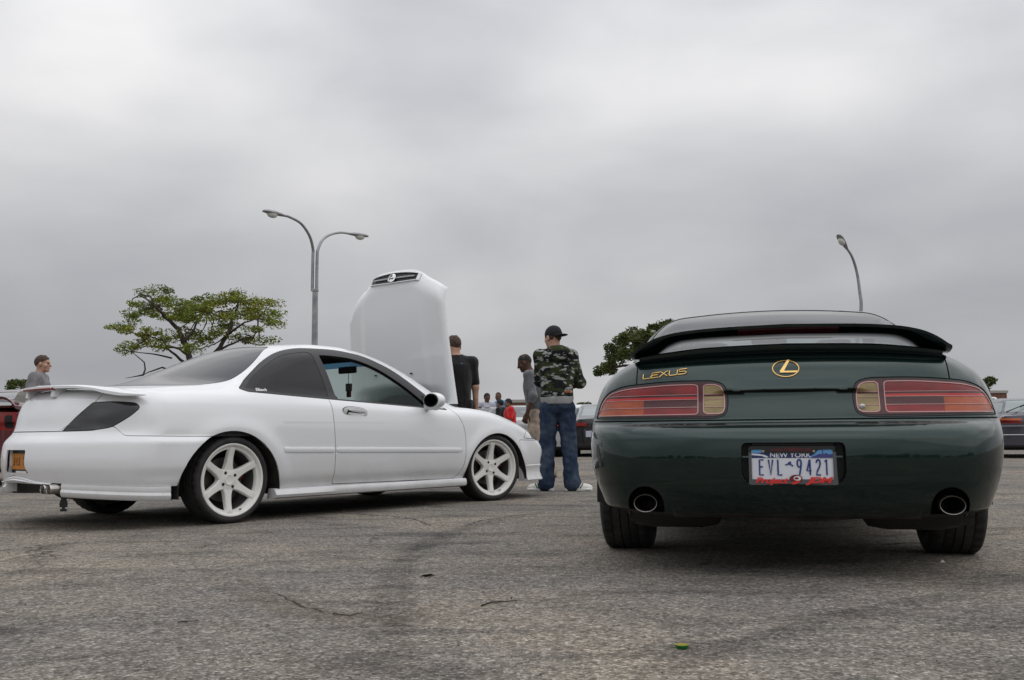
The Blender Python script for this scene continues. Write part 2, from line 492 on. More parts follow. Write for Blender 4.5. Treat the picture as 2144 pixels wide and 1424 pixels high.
def acF(P):
    x, y, z = P[:, 0], P[:, 1], P[:, 2]; ay = np.sqrt(y * y + 1e-8)
    r1 = np.hypot(x + .01, z - .22); r2 = np.hypot(x - 2.645, z - .165)
    fl = .014 * (np.exp(-((r1 - .40) / .07) ** 2) + np.exp(-((r2 - .42) / .07) ** 2))
    bm = (.026 * sstep(.578, .528, z) - .012 * sstep(.385, .31, z)) * sstep(-.12, -.32, x)
    side = ay - (_azl(z) - _apl(x) + fl * (1 - .6 * sstep(-.1, -.35, x)) + bm)
    top = z - (_atp(x) - .055 * (ay / .8) ** 2)
    rear = _axr(z) - bm * .6 + .60 * ay * ay - x
    front = x - (_axf(z) - .175 * (ay / .8) ** 2)
    f = smax(side, top, .09); f = smax(f, rear, .07); f = smax(f, front, .12); f = smax(f, .17 - z, .03)
    cab = smax(ay - ac_wc(x, z), (z - _arf(ac_xe(x, ay)) + .03 * (ay / .6) ** 2) * .9, .10)
    cab = np.maximum(np.maximum(cab, -.62 - x), np.maximum(x - 2.7, .70 - z))
    return smin(f, cab, .05)

_lzl = pch([.10, .22, .27, .35, .43, .52, .60, .66, .72, .78, .85, .92, .98], [.752, .782, .795, .824, .845, .852, .843, .829, .811, .787, .743, .683, .615])
_lpl = pch([-1.15, -.95, -.8, -.65, -.5, -.3, 0, 2.2, 2.7, 3.1, 3.4, 3.6], [.15, .085, .045, .018, .006, 0, 0, 0, 0, .04, .12, .25])
_lxr = pch([.10, .235, .30, .38, .46, .53, .562, .585, .600, .612, .63, .70, .74, .78, .85, .89, .95], [-1.0, -1.035, -1.075, -1.097, -1.10, -1.093, -1.078, -1.050, -1.022, -1.012, -1.005, -.976, -.966, -.953, -.924, -.886, -.80])
_ltp = pch([-1.1, -.93, -.85, -.6, -.3, .3, 1.2, 2.2, 2.8, 3.3, 3.6], [.86, .895, .905, .918, .945, .97, .94, .90, .82, .70, .60])
_lrf = pch([-.7, -.45, -.2, 0, .2, .4, .6, .8, 1.0, 1.3, 1.6, 1.9, 2.2, 2.5], [.78, .86, .945, 1.02, 1.09, 1.155, 1.21, 1.25, 1.272, 1.278, 1.24, 1.15, 1.02, .87])
_lcw = pch([.80, .90, 1.0, 1.1, 1.2, 1.3], [.80, .775, .74, .70, .645, .58])
def lx_xe(x, ay): return x + .16 * (ay * ay / .36) * np.tanh((x - .95) / .45)
def lx_wc(x, z): return _lcw(z) - .05 * np.maximum(x - 1.3, 0) ** 2 - .10 * np.maximum(.6 - x, 0) ** 2
def lxF(P):
    x, y, z = P[:, 0], P[:, 1], P[:, 2]; ay = np.sqrt(y * y + 1e-8)
    side = ay - (_lzl(z) - _lpl(x))
    top = z - (_ltp(x) - .045 * (ay / .7) ** 2)
    lipo = -.011 * sstep(.7165, .7235, z) * (1 - sstep(.725, .775, z)) * sstep(.32, .20, ay)      # the trunk lid stands proud of the panel below it
    rear = _lxr(z) + lipo + .10 * ay ** 2 + .42 * np.maximum(ay - .30, 0) ** 2 - x
    front = x - (3.55 - .25 * (ay / .8) ** 2 - .9 * np.maximum(z - .5, 0))
    f = smax(side, top, .14); f = smax(f, rear, .13); f = smax(f, front, .2)
    f = smax(f, .235 + .02 * sstep(.45, .8, ay) - z, .025)
    cab = smax(ay - lx_wc(x, z), (z - _lrf(lx_xe(x, ay)) + .035 * (ay / .6) ** 2) * .9, .13)
    cab = np.maximum(np.maximum(cab, -.72 - x), np.maximum(x - 2.5, .72 - z))
    return smin(f, cab, .06)
# ------------------------------------------------------------------ shared car materials
def paint_white():
    m = mat('white_paint', (0.775, 0.785, 0.80), 0.38, 0.0, 1.0, 0.5)
    # road dirt plus painted-in shade on the lower flanks: brown film and specks, breaking up towards the waist
    t = nd(m, 'ShaderNodeTexCoord'); s = nd(m, 'ShaderNodeSeparateXYZ'); lk(m, t.outputs['Object'], s.inputs[0])
    mr = nd(m, 'ShaderNodeMapRange'); lk(m, s.outputs[2], mr.inputs[0])
    mr.inputs[1].default_value = 0.44; mr.inputs[2].default_value = 0.20; mr.inputs[3].default_value = 0.0; mr.inputs[4].default_value = 0.55
    n = tex_noise(m, 5, 6, 0.65); n2 = tex_noise(m, 170, 2, 0.5)
    mu = nd(m, 'ShaderNodeMath', operation='MULTIPLY'); lk(m, mr.outputs[0], mu.inputs[0]); lk(m, n.outputs['Fac'], mu.inputs[1])
    th = nd(m, 'ShaderNodeMath', operation='GREATER_THAN'); lk(m, n2.outputs['Fac'], th.inputs[0]); th.inputs[1].default_value = 0.70
    sp = nd(m, 'ShaderNodeMath', operation='MULTIPLY'); lk(m, th.outputs[0], sp.inputs[0]); lk(m, mu.outputs[0], sp.inputs[1])
    ad = nd(m, 'ShaderNodeMath', operation='MULTIPLY_ADD'); lk(m, sp.outputs[0], ad.inputs[0]); ad.inputs[1].default_value = 2.5; lk(m, mu.outputs[0], ad.inputs[2]); ad.use_clamp = True
    mx = nd(m, 'ShaderNodeMix', data_type='RGBA'); lk(m, ad.outputs[0], mx.inputs[0])
    mx.inputs[6].default_value = (0.775, 0.785, 0.80, 1); mx.inputs[7].default_value = (0.22, 0.195, 0.165, 1)
    lk(m, mx.outputs[2], bsdf(m).inputs['Base Color'])
    cm = nd(m, 'ShaderNodeMath', operation='SUBTRACT'); cm.inputs[0].default_value = 1.0; lk(m, mu.outputs[0], cm.inputs[1]); lk(m, cm.outputs[0], bsdf(m).inputs['Coat Weight'])
    return m
WHITE = paint_white()
WWHEEL = mat('white_wheel_paint', (0.78, 0.775, 0.74), 0.42, 0, 0.35)
BLACKTRIM = mat('black_trim', (0.018, 0.018, 0.02), 0.38, 0, 0.0, 0.5)
GAP = mat('panel_gap', (0.012, 0.012, 0.012), 0.8)
UNDER = vary(mat('underbody', (0.02, 0.019, 0.018), 0.85), (0.012, 0.012, 0.012), (0.035, 0.03, 0.027), 8)
RUBBER = vary(mat('tyre_rubber', (0.02, 0.02, 0.021), 0.72), (0.016, 0.016, 0.017), (0.032, 0.031, 0.03), 14, bump=0.15, bscale=300)
RUBBER2 = mat('tyre_sidewall', (0.024, 0.024, 0.025), 0.6)
CHROME = mat('chrome', (0.75, 0.75, 0.76), 0.12, 1.0)
STEEL = vary(mat('exhaust_steel', (0.45, 0.44, 0.42), 0.28, 1.0), (0.30, 0.28, 0.26), (0.55, 0.54, 0.52), 20)
BORE_BLACK = mat('bore_black', (0.006, 0.006, 0.006), 0.9)  # near-black for the discs that close the exhaust bores
DISC = mat('brake_disc', (0.13, 0.125, 0.12), 0.45, 1.0)
CALIPER = mat('red_caliper', (0.12, 0.012, 0.010), 0.6)
CABIN = vary(mat('cabin_trim', (0.03, 0.03, 0.032), 0.9), (0.022, 0.022, 0.024), (0.04, 0.04, 0.042), 30)
SMOKE = mat('smoked_lens', (0.010, 0.010, 0.012), 0.10, 0, 0.9)
FILM = mat('tinted_window_film', (0.026, 0.026, 0.030), 0.07, 0.0, 0.0, 0.6, ior=1.5)
FILM2 = mat('dark_window_film', (0.014, 0.014, 0.017), 0.06, 0.0, 0.0, 0.35, ior=1.45)
CLEAR = glass('windscreen_glass', (0.68, 0.80, 0.76))

def panel(S, f, gap=0.004):
    a, rest = S.split(f + gap / 2)
    st, rest = rest.split(rest.ext(f) - gap / 2)
    return a, st, rest
def lr(S):
    """left and right halves"""
    return S.split(-S.V[:, 1])

def tyre_mesh(R0, W, rr, n=72, tread=True):
    """profile tyre with circumferential grooves and cross cuts; axis y, outer face at -y"""
    prof = [(rr, -W * .40), (rr + .006, -W * .46), (rr + (R0 - rr) * .35, -W * .505), (rr + (R0 - rr) * .62, -W * .50), (rr + (R0 - rr) * .84, -W * .47), (R0 - .006, -W * .435)]
    g = []
    ns = 5
    for i in range(ns):
        a = -W * .42 + i * (W * .84 / ns); b = a + W * .84 / ns
        g += [(R0 - .007 if i else R0 - .004, a + .0005), (R0 - .0005, a + .004), (R0 - .0005, b - .004), (R0 - .007 if i < ns - 1 else R0 - .004, b - .0005)]
    prof = prof + g + [(r, -h) for r, h in reversed(prof)]
    mb = MB(); rs = []
    for q in range(n * 2):
        an = math.pi * q / n; ring = []
        for r, h in prof:
            rr_ = r
            if tread and r > R0 - .003 and abs(h) > W * .20 and q % 4 == 3: rr_ = r - .006
            ring.append((rr_ * math.cos(an + (.05 * h / W if abs(h) > W * .2 else 0)), h, rr_ * math.sin(an)))
        rs.append(ring)
    rs.append(rs[0])
    mb.rings(rs, close=False, cap0=False, cap1=False)
    return mb

def six_spoke_wheel(parent, R0, W, rr):
    """white six-spoke wheel, outer face towards -y"""
    w = bpy.data.objects.new('wheel', None); COL.objects.link(w); w.parent = parent; w.empty_display_size = .1
    tyre_mesh(R0, W, rr - .004).build('tyre', RUBBER, w, smooth=50)
    yo = -W * .47
    BAR = mat('wheel_barrel_shade', (.10, .10, .098), .6)  # dark grey paints in the shade inside the white wheel's barrel
    rim = MB()
    rim.lathe([(rr - .037, yo + .050), (rr - .0365, yo + .026), (rr - .034, yo + .0205), (rr - .020, yo + .019), (rr - .0165, yo + .0165), (rr - .0145, yo + .006), (rr - .012, yo + .001), (rr - .006, yo - .003), (rr + .000, yo - .003), (rr + .003, yo + .003), (rr - .002, yo + .012)], 96)
    rim.build('rim', WWHEEL, w, smooth=32)
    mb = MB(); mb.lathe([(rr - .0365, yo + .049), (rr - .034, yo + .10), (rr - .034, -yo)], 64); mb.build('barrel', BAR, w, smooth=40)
    sp0 = None
    for k in range(6):
        if sp0 is None:
            mb = MB(); rs = []
            st = [(.020, .030, yo + .046, .030), (.055, .036, yo + .044, .032), (.072, .0335, yo + .042, .034), (.085, .0285, yo + .040, .034), (.105, .0245, yo + .037, .034), (.135, .0225, yo + .032, .033), (.165, .0220, yo + .026, .030), (.188, .0228, yo + .019, .027), (rr - .034, .0245, yo + .0155, .022), (rr - .022, .0255, yo + .0165, .010)]
            for r, hw, yf, th in st:
                b = min(.0055, hw * .3)
                sec = [(-hw - .003, yf + th), (-hw, yf + b), (-hw + b, yf), (0, yf - .0006), (hw - b, yf), (hw, yf + b), (hw + .003, yf + th)]
                rs.append([(a, y, r) for a, y in sec])
            mb.rings(rs, True, True, True)
            sp0 = mb.build('spoke', WWHEEL, w, smooth=38)
            o = sp0
        else:
            o = sp0.copy(); COL.objects.link(o); o.parent = w
        o.rotation_euler = (0, math.pi / 3 * k + R(2), 0)
    hub = MB(); hub.lathe([(.001, yo + .0405), (.036, yo + .0405), (.062, yo + .0415), (.0735, yo + .046), (.0765, yo + .052), (.077, yo + .09)], 48)
    hub.build('hub', WWHEEL, w, smooth=40)
    cap = MB(); cap.lathe([(.001, yo + .0370), (.028, yo + .0370), (.0325, yo + .0345), (.0345, yo + .0355), (.0352, yo + .042)], 36)
    cap.build('centre_cap', WWHEEL, w, smooth=35)
    lg0 = None
    for k in range(4):
        a = math.pi / 2 * k + R(32)
        if lg0 is None:
            mb = MB(); mb.lathe([(.0105, yo + .0412), (.0105, yo + .0402), (.008, yo + .0402), (.0075, yo + .039), (.001, yo + .039)], 12)
            lg0 = mb.build('lug_nut', GAP, w, smooth=40); o = lg0
        else:
            o = lg0.copy(); COL.objects.link(o); o.parent = w
        o.location = (.053 * math.cos(a), -.0015, .053 * math.sin(a))
    mb = MB(); mb.tube([(0, yo + .020, -rr + .028), (0, yo + .002, -rr + .032)], .004, 8)
    o = mb.build('valve_stem', GAP, w, smooth=40); o.rotation_euler = (0, R(-20), 0)
    mb = MB(); mb.lathe([(.05, yo + .115), (.145, yo + .115), (.145, yo + .135), (.05, yo + .135)], 48); mb.build('brake_disc', DISC, w, smooth=30)
    mb = MB(); mb.box((-.04, yo + .10, .095), (.04, yo + .15, .16)); o = mb.build('brake_caliper', CALIPER, w, bevel=.01); o.rotation_euler = (0, R(75), 0)
    mb = MB(); mb.lathe([(.001, yo + .16), (rr - .034, yo + .165)], 40); mb.build('shade_disc', UNDER, w, smooth=30)  # dark disc closing the wheel, painting in the shade behind the spokes
    return w

def build_acura():
    car = thing('white_coupe', 'white two-door coupe with white six-spoke wheels and its hood standing open', 'car', tuple(AC.o), AC.rz)
    S = surfnet(acF, (-1.1, -.95, .1), (3.65, .95, 1.36), .0125)
    def co(s): return s.V[:, 0], np.abs(s.V[:, 1]), s.V[:, 2]
    gaps = []
    # underbody
    S, und = S.split(-.62 - S.N[:, 2]); und = und
    bot, keep = und.split(und.V[:, 2] - .30)
    bot, _ = bot.split(-.42 - bot.V[:, 0])
    for cx, cz, r in ((-.02, .215, .385), (2.64, .165, .408)):
        x, ay, z = co(bot); _, bot = bot.split(np.maximum(np.abs(x - cx) - r, .5 - ay))
    bot.make('underbody', UNDER, car)
    S = S.join(keep) if not keep.empty() else S
    # wheel arches
    for cx, cz, r in ((-.02, .215, .385), (2.64, .165, .408)):
        x, ay, z = co(S)
        _, S = S.split(np.maximum(np.hypot(x - cx, z - cz) - r, .45 - ay))
        for sg in (-1, 1):
            mb = MB(); rs = []
            for yy, dr in ((sg * .878, -.002), (sg * .86, .0), (sg * .56, -.004)):
                rs.append([(cx + (r + dr) * math.cos(q), yy if dr > -.002 or abs(yy) < .8 else yy, max(.175, cz + (r + dr) * math.sin(q))) for q in np.linspace(R(-8), R(188), 40)])
            rs = rs[1:]
            mb.rings(rs, False, False, False)
            mb.add([(p[0], p[1], p[2]) for p in rs[-1]], [tuple(range(40))])
            mb.build('arch_liner', UNDER, car, smooth=30)
    # rear bumper is open below (the lip is a part of its own)
    _azb = pch([0, 8, 14, 26, 44, 75, 95], [.332, .318, .300, .287, .276, .260, .258])
    x, ay, z = co(S); ph = np.degrees(np.arctan2(ay, -(x + .2)))
    cut, S = S.split(np.maximum(z - _azb(ph), x + .40))
    # tail lamps
    x, ay, z = co(S); ph = np.degrees(np.arctan2(ay, -(x + .2)))
    tl = rpoly([(39.5, .781), (50, .787), (59.2, .777), (61.2, .748), (57.6, .697), (53, .655), (49.5, .626), (44, .613), (38, .6075), (25.4, .604), (32, .692)], [.004, .02, .012, .02, .03, .02, .02, .02, .02, .003, .05])
    sc_ = np.array([.0125, 1.0])
    tl = rpoly([(a * .0125, b) for a, b in [(39.5, .781), (50, .787), (59.2, .777), (61.2, .748), (57.6, .697), (53, .655), (49.5, .626), (44, .613), (38, .6075), (25.4, .604), (32, .692)]], [.006, .05, .02, .02, .04, .03, .03, .03, .03, .004, .05])
    f = np.maximum(sdpoly(np.stack([ph * .0125, z], 1), tl), x + .3)
    lamp, st, S = panel(S, f, .005); gaps.append(st)
    for h in lr(lamp): h.offset(-.0015).make('tail_lamp', SMOKE, car)
    # side glazing
    dlo = rpoly([(.10, .884), (.205, .967), (.385, 1.089), (.562, 1.176), (.719, 1.207), (1.071, 1.213), (1.344, 1.180), (1.592, 1.080), (1.819, .932), (2.085, .764), (.872, .824), (.46, .845), (.15, .863)], [.012, .05, .1, .1, .1, .1, .1, .1, .1, .01, .1, .1, .02])
    qgl = rpoly([(.150, .889), (.240, .970), (.413, 1.078), (.561, 1.150), (.770, 1.180), (.812, 1.165), (.845, .841), (.46, .860)], [.012, .05, .1, .1, .04, .02, .01, .1])
    dop = rpoly([(.872, 1.160), (.976, 1.162), (1.208, 1.150), (1.421, 1.083), (1.675, .940), (1.905, .782), (.915, .832)], [.012, .1, .1, .1, .1, .01, .01])
    x, ay, z = co(S)
    f = np.maximum(sdpoly(np.stack([x, z], 1), dlo), .40 - ay)
    dl, st, S = panel(S, f, .003); gaps.append(st)
    x, ay, z = co(dl)
    q, dl = dl.split(sdpoly(np.stack([x, z], 1), qgl))
    for h in lr(q): h.offset(-.003).make('quarter_window', FILM2, car)
    x, ay, z = co(dl)
    _, dl = dl.split(sdpoly(np.stack([x, z], 1), dop))
    for h in lr(dl): h.offset(-.001).thick(.03).make('window_trim', BLACKTRIM, car)
    # windscreen and rear window
    x, ay, z = co(S); xe = ac_xe(x, ay)
    f = smax(smax(ay - (ac_wc(x, z) - .085), 1.68 - xe, .05), .835 - z, .03); f = np.maximum(f, 1.0 - x)
    ws, st, S = panel(S, f, .012); gaps.append(st)
    tb, ws = ws.split(ac_xe(ws.V[:, 0], np.abs(ws.V[:, 1])) - 1.83)
    ws.offset(-.004).make('windscreen', CLEAR, car); tb.offset(-.004).make('sun_band', glass('blue_sun_band', (.10, .24, .36)), car)
    x, ay, z = co(S); xe = ac_xe(x, ay)
    yw = pch([.88, .93, .99, 1.09, 1.18, 1.25], [.655, .648, .628, .552, .440, .33])
    f = smax(smax(ay - yw(z), (xe - .60) * .9, .07), .902 - z, .05); f = np.maximum(f, x - .9)
    rw, st, S = panel(S, f, .010)
    st.offset(-.002).make('rear_window_seal', BLACKTRIM, car)
    rw.offset(-.003).make('rear_window', FILM, car)
    # trunk lid
    x, ay, z = co(S)
    ytr = pch([.58, .60, .692, .78, .84, .9], [.27, .302, .413, .481, .500, .52]); yd = pch([-1.0, -.75, -.45, -.2], [.40, .482, .570, .60])
    w = sstep(.80, .85, z)
    f = ay - (ytr(z) * (1 - w) + yd(x) * w)
    f = np.maximum(np.maximum(f, .603 - z), x + .20)
    tr, st, S = panel(S, f, .005); gaps.append(st)
    tr.thick(.012).make('trunk_lid', WHITE, car)
    # licence plate recess, then the bumper
    x, ay, z = co(S)
    rec = rpoly([(-.01, .490), (.128, .490), (.128, .392), (.158, .345), (-.01, .345)], [0, .012, .02, .012, 0])
    f = np.maximum(sdpoly(np.stack([ay, z], 1), rec), x + .7)
    _, S = S.split(f)
    mb = MB()
    out = [(.128, .490), (.128, .392), (.158, .345), (-.158, .345), (-.128, .392), (-.128, .490)]
    fx = lambda y: -1.012 + .6 * y * y
    rs = [[(fx(y) + .002, y, z_) for y, z_ in out], [(-.935 if z_ > .45 else -.955, y * .97, z_) for y, z_ in out]]
    mb.rings(rs, True, False, True); mb.build('plate_recess', WHITE, car, smooth=20)
    x, ay, z = co(S)
    zs = pch([-1.1, -.95, -.80, -.735, -.715, -.68, -.60, -.19, 0], [.600, .602, .607, .632, .628, .574, .571, .565, .563])
    f = np.maximum(z - zs(x), x + .12)
    bp, st, S = panel(S, f, .004); gaps.append(st)
    bp.thick(.01).make('rear_bumper', WHITE, car)
    # doors
    x, ay, z = co(S)
    dr = rpoly([(.826, .90), (.833, .80), (.852, .451), (.847, .217), (2.140, .206), (2.215, .30), (2.246, .445), (2.238, .60), (2.19, .70), (2.10, .79), (2.02, .86)], [0, .05, .1, .02, .03, .08, .1, .1, .1, .05, 0])
    f = np.maximum(sdpoly(np.stack([x, z], 1), dr), .45 - ay)
    d, st, S = panel(S, f, .0055); gaps.append(st)
    for h in lr(d): h.thick(.012).make('door', WHITE, car)
    # front bumper, headlamps
    x, ay, z = co(S)
    hl = rpoly([(3.02, .53), (3.13, .63), (3.34, .59), (3.56, .50), (3.56, .45), (3.36, .50), (3.22, .517)], .02)
    f = np.maximum(sdpoly(np.stack([x, z], 1), hl), .25 - ay)
    l, st, S = panel(S, f, .005)
    gaps.append(st)
    x, ay, z = co(l)
    a, b = l.split(3.135 + .35 * (.60 - z) - x)        # the corner lens is body white behind clear plastic, the lamp black
    for h in lr(a): h.offset(-.002).make('headlamp', SMOKE, car)
    for h in lr(b): h.offset(-.001).make('corner_lens', WHITE, car)
    x, ay, z = co(S)
    f = np.maximum(z - (.512 - .02 * (x - 3.0)), 2.95 - x)
    fb, st, S = panel(S, f, .004); gaps.append(st)
    x, ay, z = co(fb)
    vent = rpoly([(3.35, .30), (3.35, .36), (3.6, .37), (3.6, .29)], .01)
    f = np.maximum(sdpoly(np.stack([x, z], 1), vent), .2 - ay)
    v, fb = fb.split(f)
    fb.thick(.01).make('front_bumper', WHITE, car)
    for h in lr(v): h.offset(-.02).make('bumper_vent', BLACKTRIM, car)
    # the hood is up: the engine bay is open
    x, ay, z = co(S)
    hy = pch([2.30, 2.8, 3.2, 3.45], [.70, .685, .62, .5])
    f = np.maximum(np.maximum(ay - hy(x), 2.36 - x), .30 - S.N[:, 2])
    _, S = S.split(f)
    mb = MB(); mb.box((2.38, -.66, .40), (3.40, .66, .48)); mb.build('engine_bay_floor', UNDER, car)
    mb = MB(); mb.box((2.60, -.35, .48), (3.05, .30, .68)); mb.box((2.65, -.25, .68), (2.98, .22, .72)); mb.build('engine', UNDER, car, bevel=.03)
    S.thick(.012).make('body_shell', WHITE, car)
    for g in gaps:
        for q in g.pieces(): q.offset(-.005).make('panel_gap', GAP, car)
    # cabin lining
    L = surfnet(lambda P: acF(P) + .03, (-.45, -.85, .55), (2.5, .85, 1.34), .03)
    x, ay, z = co(L); xe = ac_xe(x, ay)
    f1 = np.maximum(sdpoly(np.stack([x, z], 1), dop * 1.0), .40 - ay) - .004
    _, L = L.split(f1); x, ay, z = co(L); xe = ac_xe(x, ay)
    _, L = L.split(np.maximum(smax(smax(ay - (ac_wc(x, z) - .07), 1.64 - xe, .05), .80 - z, .03), 1.0 - x))
    L.N = -L.N; L.T = L.T[:, ::-1]
    L.make('cabin_lining', CABIN, car)
    mb = MB()
    mb.rings([[(1.98, y, .60), (1.98, y, .76), (2.06, y, .81 + .02 * math.exp(-((y - .36) / .2) ** 2)), (2.32, y, .82), (2.32, y, .60)] for y in np.linspace(-.70, .70, 15)], True, True, True)
    mb.build('dashboard', CABIN, car, smooth=40)
    for sy in (-.34, .34):
        mb = MB()
        mb.rings([[(xx + a * ca, sy + w_ * cb, zz + a * .2) for a, cb in ((-.06, -1), (.06, -.8), (.06, .8), (-.06, 1), (-.10, .5), (-.10, -.5))] for xx, zz, w_, ca in ((.92, .35, .22, 1), (.84, .60, .23, 1), (.74, .82, .21, 1), (.69, .93, .13, .8), (.66, 1.02, .11, .6))], True, True, True)
        mb.build('front_seat', CABIN, car, smooth=60)
    mb = MB(); mb.lathe([(.165, -.008), (.178, 0), (.165, .012), (.152, 0)], 32, 'x'); mb.box((-.004, -.16, -.015), (.006, .16, .015)); mb.box((-.004, -.015, -.16), (.006, .015, 0))
    o = mb.build('steering_wheel', BLACKTRIM, car, smooth=40); o.location = (1.80, .34, .80); o.rotation_euler = (0, R(-22), 0)
    # rear-view mirror and what hangs from it
    mb = MB(); mb.box((1.70, -.11, 1.085), (1.725, .11, 1.145)); mb.box((1.72, -.015, 1.11), (1.80, .015, 1.15)); mb.build('rear_view_mirror', BLACKTRIM, car, bevel=.012)
    mb = MB(); mb.box((1.715, -.012, 1.0), (1.718, -.006, 1.085)); mb.box((1.705, -.035, .935), (1.735, .015, 1.0)); mb.build('hanging_charm', BLACKTRIM, car, bevel=.004)
    mb = MB(); mb.box((1.705, -.03, .885), (1.733, .005, .936)); mb.build('charm_tassel', CALIPER, car, bevel=.004)
    # wheels
    for nm, x_, st_ in (('rear', 0.0, 0), ('front', 2.645, R(12))):
        for sg in (-1, 1):
            w_ = six_spoke_wheel(car, .283, .215, .236)
            w_.location = (x_, sg * .742, .281)
            w_.rotation_euler = (0, 0, (0 if sg < 0 else math.pi) - st_)
    # side skirts, rear lip, mouldings
    for sg in (-1, 1):
        mb = MB(); rs = []
        for x_ in np.linspace(.318, 2.245, 40):
            b = .012 * (1 - sstep(.5, .95, x_))
            rs.append([(x_, sg * (.78), .140), (x_, sg * (.842 + b), .141), (x_, sg * (.866 + b), .150), (x_, sg * (.873 + b * 1.2), .168), (x_, sg * (.868 + b * .3), .196), (x_, sg * .857, .207), (x_, sg * .80, .209)])
        mb.rings(rs, True, True, True); mb.build('side_skirt', WHITE, car, smooth=35)
        for x0, x1 in ((.392, .843), (.858, 2.192)):
            mb = MB(); rs = []
            for i, t in enumerate(np.concatenate([[0, .004, .012], np.linspace(.03, .97, 24), [.988, .996, 1]])):
                x_ = x0 + (x1 - x0) * t
                zc_ = .470 - (x_ - .39) * .0172; k = 1.0 if .012 < t < .988 else (.55 if t in (0, 1) else .85)
                yy = .8648 - float(_apl(np.array(x_))) + .014 * math.exp(-((math.hypot(x_ + .01, zc_ - .22) - .40) / .07) ** 2) - .004
                h_ = .0205 * k; p = .013 * (k if k < 1 else 1)
                rs.append([(x_, sg * yy, zc_ - h_), (x_, sg * (yy + p * .75), zc_ - h_ * .85), (x_, sg * (yy + p), zc_ - h_ * .3), (x_, sg * (yy + p), zc_ + h_ * .3), (x_, sg * (yy + p * .75), zc_ + h_ * .85), (x_, sg * yy, zc_ + h_)])
            mb.rings(rs, True, True, True); mb.build('side_moulding', WHITE, car, smooth=50)
    def outline(ph, z_):
        a = R(ph); t = np.linspace(.3, 1.2, 700)
        P = np.stack([-.2 - t * math.cos(a), t * math.sin(a), np.full_like(t, z_)], 1)
        k = np.nonzero(acF(P) < 0)[0]; return t[k[-1]]
    def lip(phs, zb, name):
        mb = MB(); rs = []
        for ph in phs:
            aph = abs(ph); zt = float(_azb(np.array(aph))) - .001; r_ = outline(ph, .36) - .012; b_ = zb(aph)
            a = R(ph); hh = zt - b_
            sec = [(r_ - .06, zt), (r_, zt), (r_ + .004, zt - .25 * hh), (r_ + .001, zt - .42 * hh), (r_ + .010, zt - .62 * hh), (r_ + .006, b_ + .012), (r_ - .006, b_), (r_ - .06, b_)]
            rs.append([(-.2 - q * math.cos(a), q * math.sin(a), zz) for q, zz in sec])
        mb.rings(rs, True, True, True); return mb.build(name, WHITE, car, smooth=35)
    lip(np.linspace(-73.5, -29, 26), lambda p: .168 + .035 * (73.5 - p) / 44, 'rear_lip')
    lip(np.linspace(29, 73.5, 26), lambda p: .168 + .035 * (73.5 - p) / 44, 'rear_lip')
    lip(np.linspace(-24, 28.9, 22), lambda p: .285 - .012 * p / 28, 'rear_lip')
    lip(np.linspace(10, 16, 5), lambda p: .225, 'diffuser_fin')
    mb = MB(); mb.prism([(-.42, -.74), (-.42, .74), (-.55, .66), (-.72, .50), (-.84, .30), (-.88, 0), (-.84, -.30), (-.72, -.50), (-.55, -.66)], .285, .30); mb.build('rear_floor', UNDER, car)
    mb = MB(); mb.lathe([(.10, -.30), (.11, -.25), (.11, .25), (.10, .30)], 24, 'y', (-.62, -.12, .27), True, True); mb.build('muffler', UNDER, car, smooth=40)
    mb = MB(); mb.tube([(-.1, .25, .20), (.8, .15, .19), (2.2, .1, .20)], .035, 10); mb.build('exhaust_pipe', UNDER, car, smooth=40)
    # front lip
    def foutline(ph, z_):
        a = R(ph); t = np.linspace(.2, 1.2, 700)
        P = np.stack([2.72 + t * math.cos(a), t * math.sin(a), np.full_like(t, z_)], 1)
        k = np.nonzero(acF(P) < 0)[0]; return t[k[-1]]
    mb = MB(); rs = []
    for ph in np.linspace(-68.5, 68.5, 61):
        r_ = foutline(ph, .34); a = R(ph)
        rs.append([(2.72 + (r_ + q) * math.cos(a), (r_ + q) * math.sin(a), zz) for q, zz in ((-.07, .292), (-.004, .292), (.001, .284), (-.008, .262), (-.010, .225), (.004, .185), (.016, .160), (.008, .150), (-.07, .150))])
    mb.rings(rs, True, True, True); mb.build('front_lip', WHITE, car, smooth=30)
    for yy in (-.275, -.352):
        mb = MB(); mb.lathe([(.026, -.80), (.030, -.80), (.0305, -.975), (.0285, -.978), (.027, -.974), (.026, -.84)], 24, 'x', (0, yy, .252)); 
        o = mb.build('exhaust_tip', STEEL, car, smooth=40)
        mb = MB(); mb.lathe([(.001, -.86), (.027, -.86)], 20, 'x', (0, yy, .252)); mb.build('exhaust_bore', BORE_BLACK, car)
    # licence plate
    pl = MB(); pl.box((-.982, -.132, .340), (-.976, .132, .486)); pl = pl.build('plate_frame', BLACKTRIM, car, bevel=.002)
    YEL = vary(mat('orange_plate', (0.55, 0.20, 0.02), .45), (.50, .17, .012), (.62, .25, .03), 12)
    NAVY = mat('plate_navy', (.012, .015, .05), .5)
    mb = MB(); mb.box((-.985, -.122, .367), (-.9815, .122, .466)); mb.build('licence_plate', YEL, car)
    rnd = random.Random(4)
    for k in range(7):
        y_ = .095 - k * .032
        if k == 3: continue
        c_ = MB(); zz = .392 + rnd.choice((0, .022, .044))
        c_.box((-.9868, y_ - .009, .392), (-.9848, y_ - .004, .442)); c_.box((-.9866, y_ - .007, zz), (-.985, y_ + .010, zz + .006)); c_.build('plate_character', NAVY, car)
    mb = MB(); mb.box((-.9845, -.07, .346), (-.9815, .07, .357)); mb.build('frame_print', mat('print_white', (.7, .7, .7), .5), car)
    # spoiler
    mb = MB(); rs = []
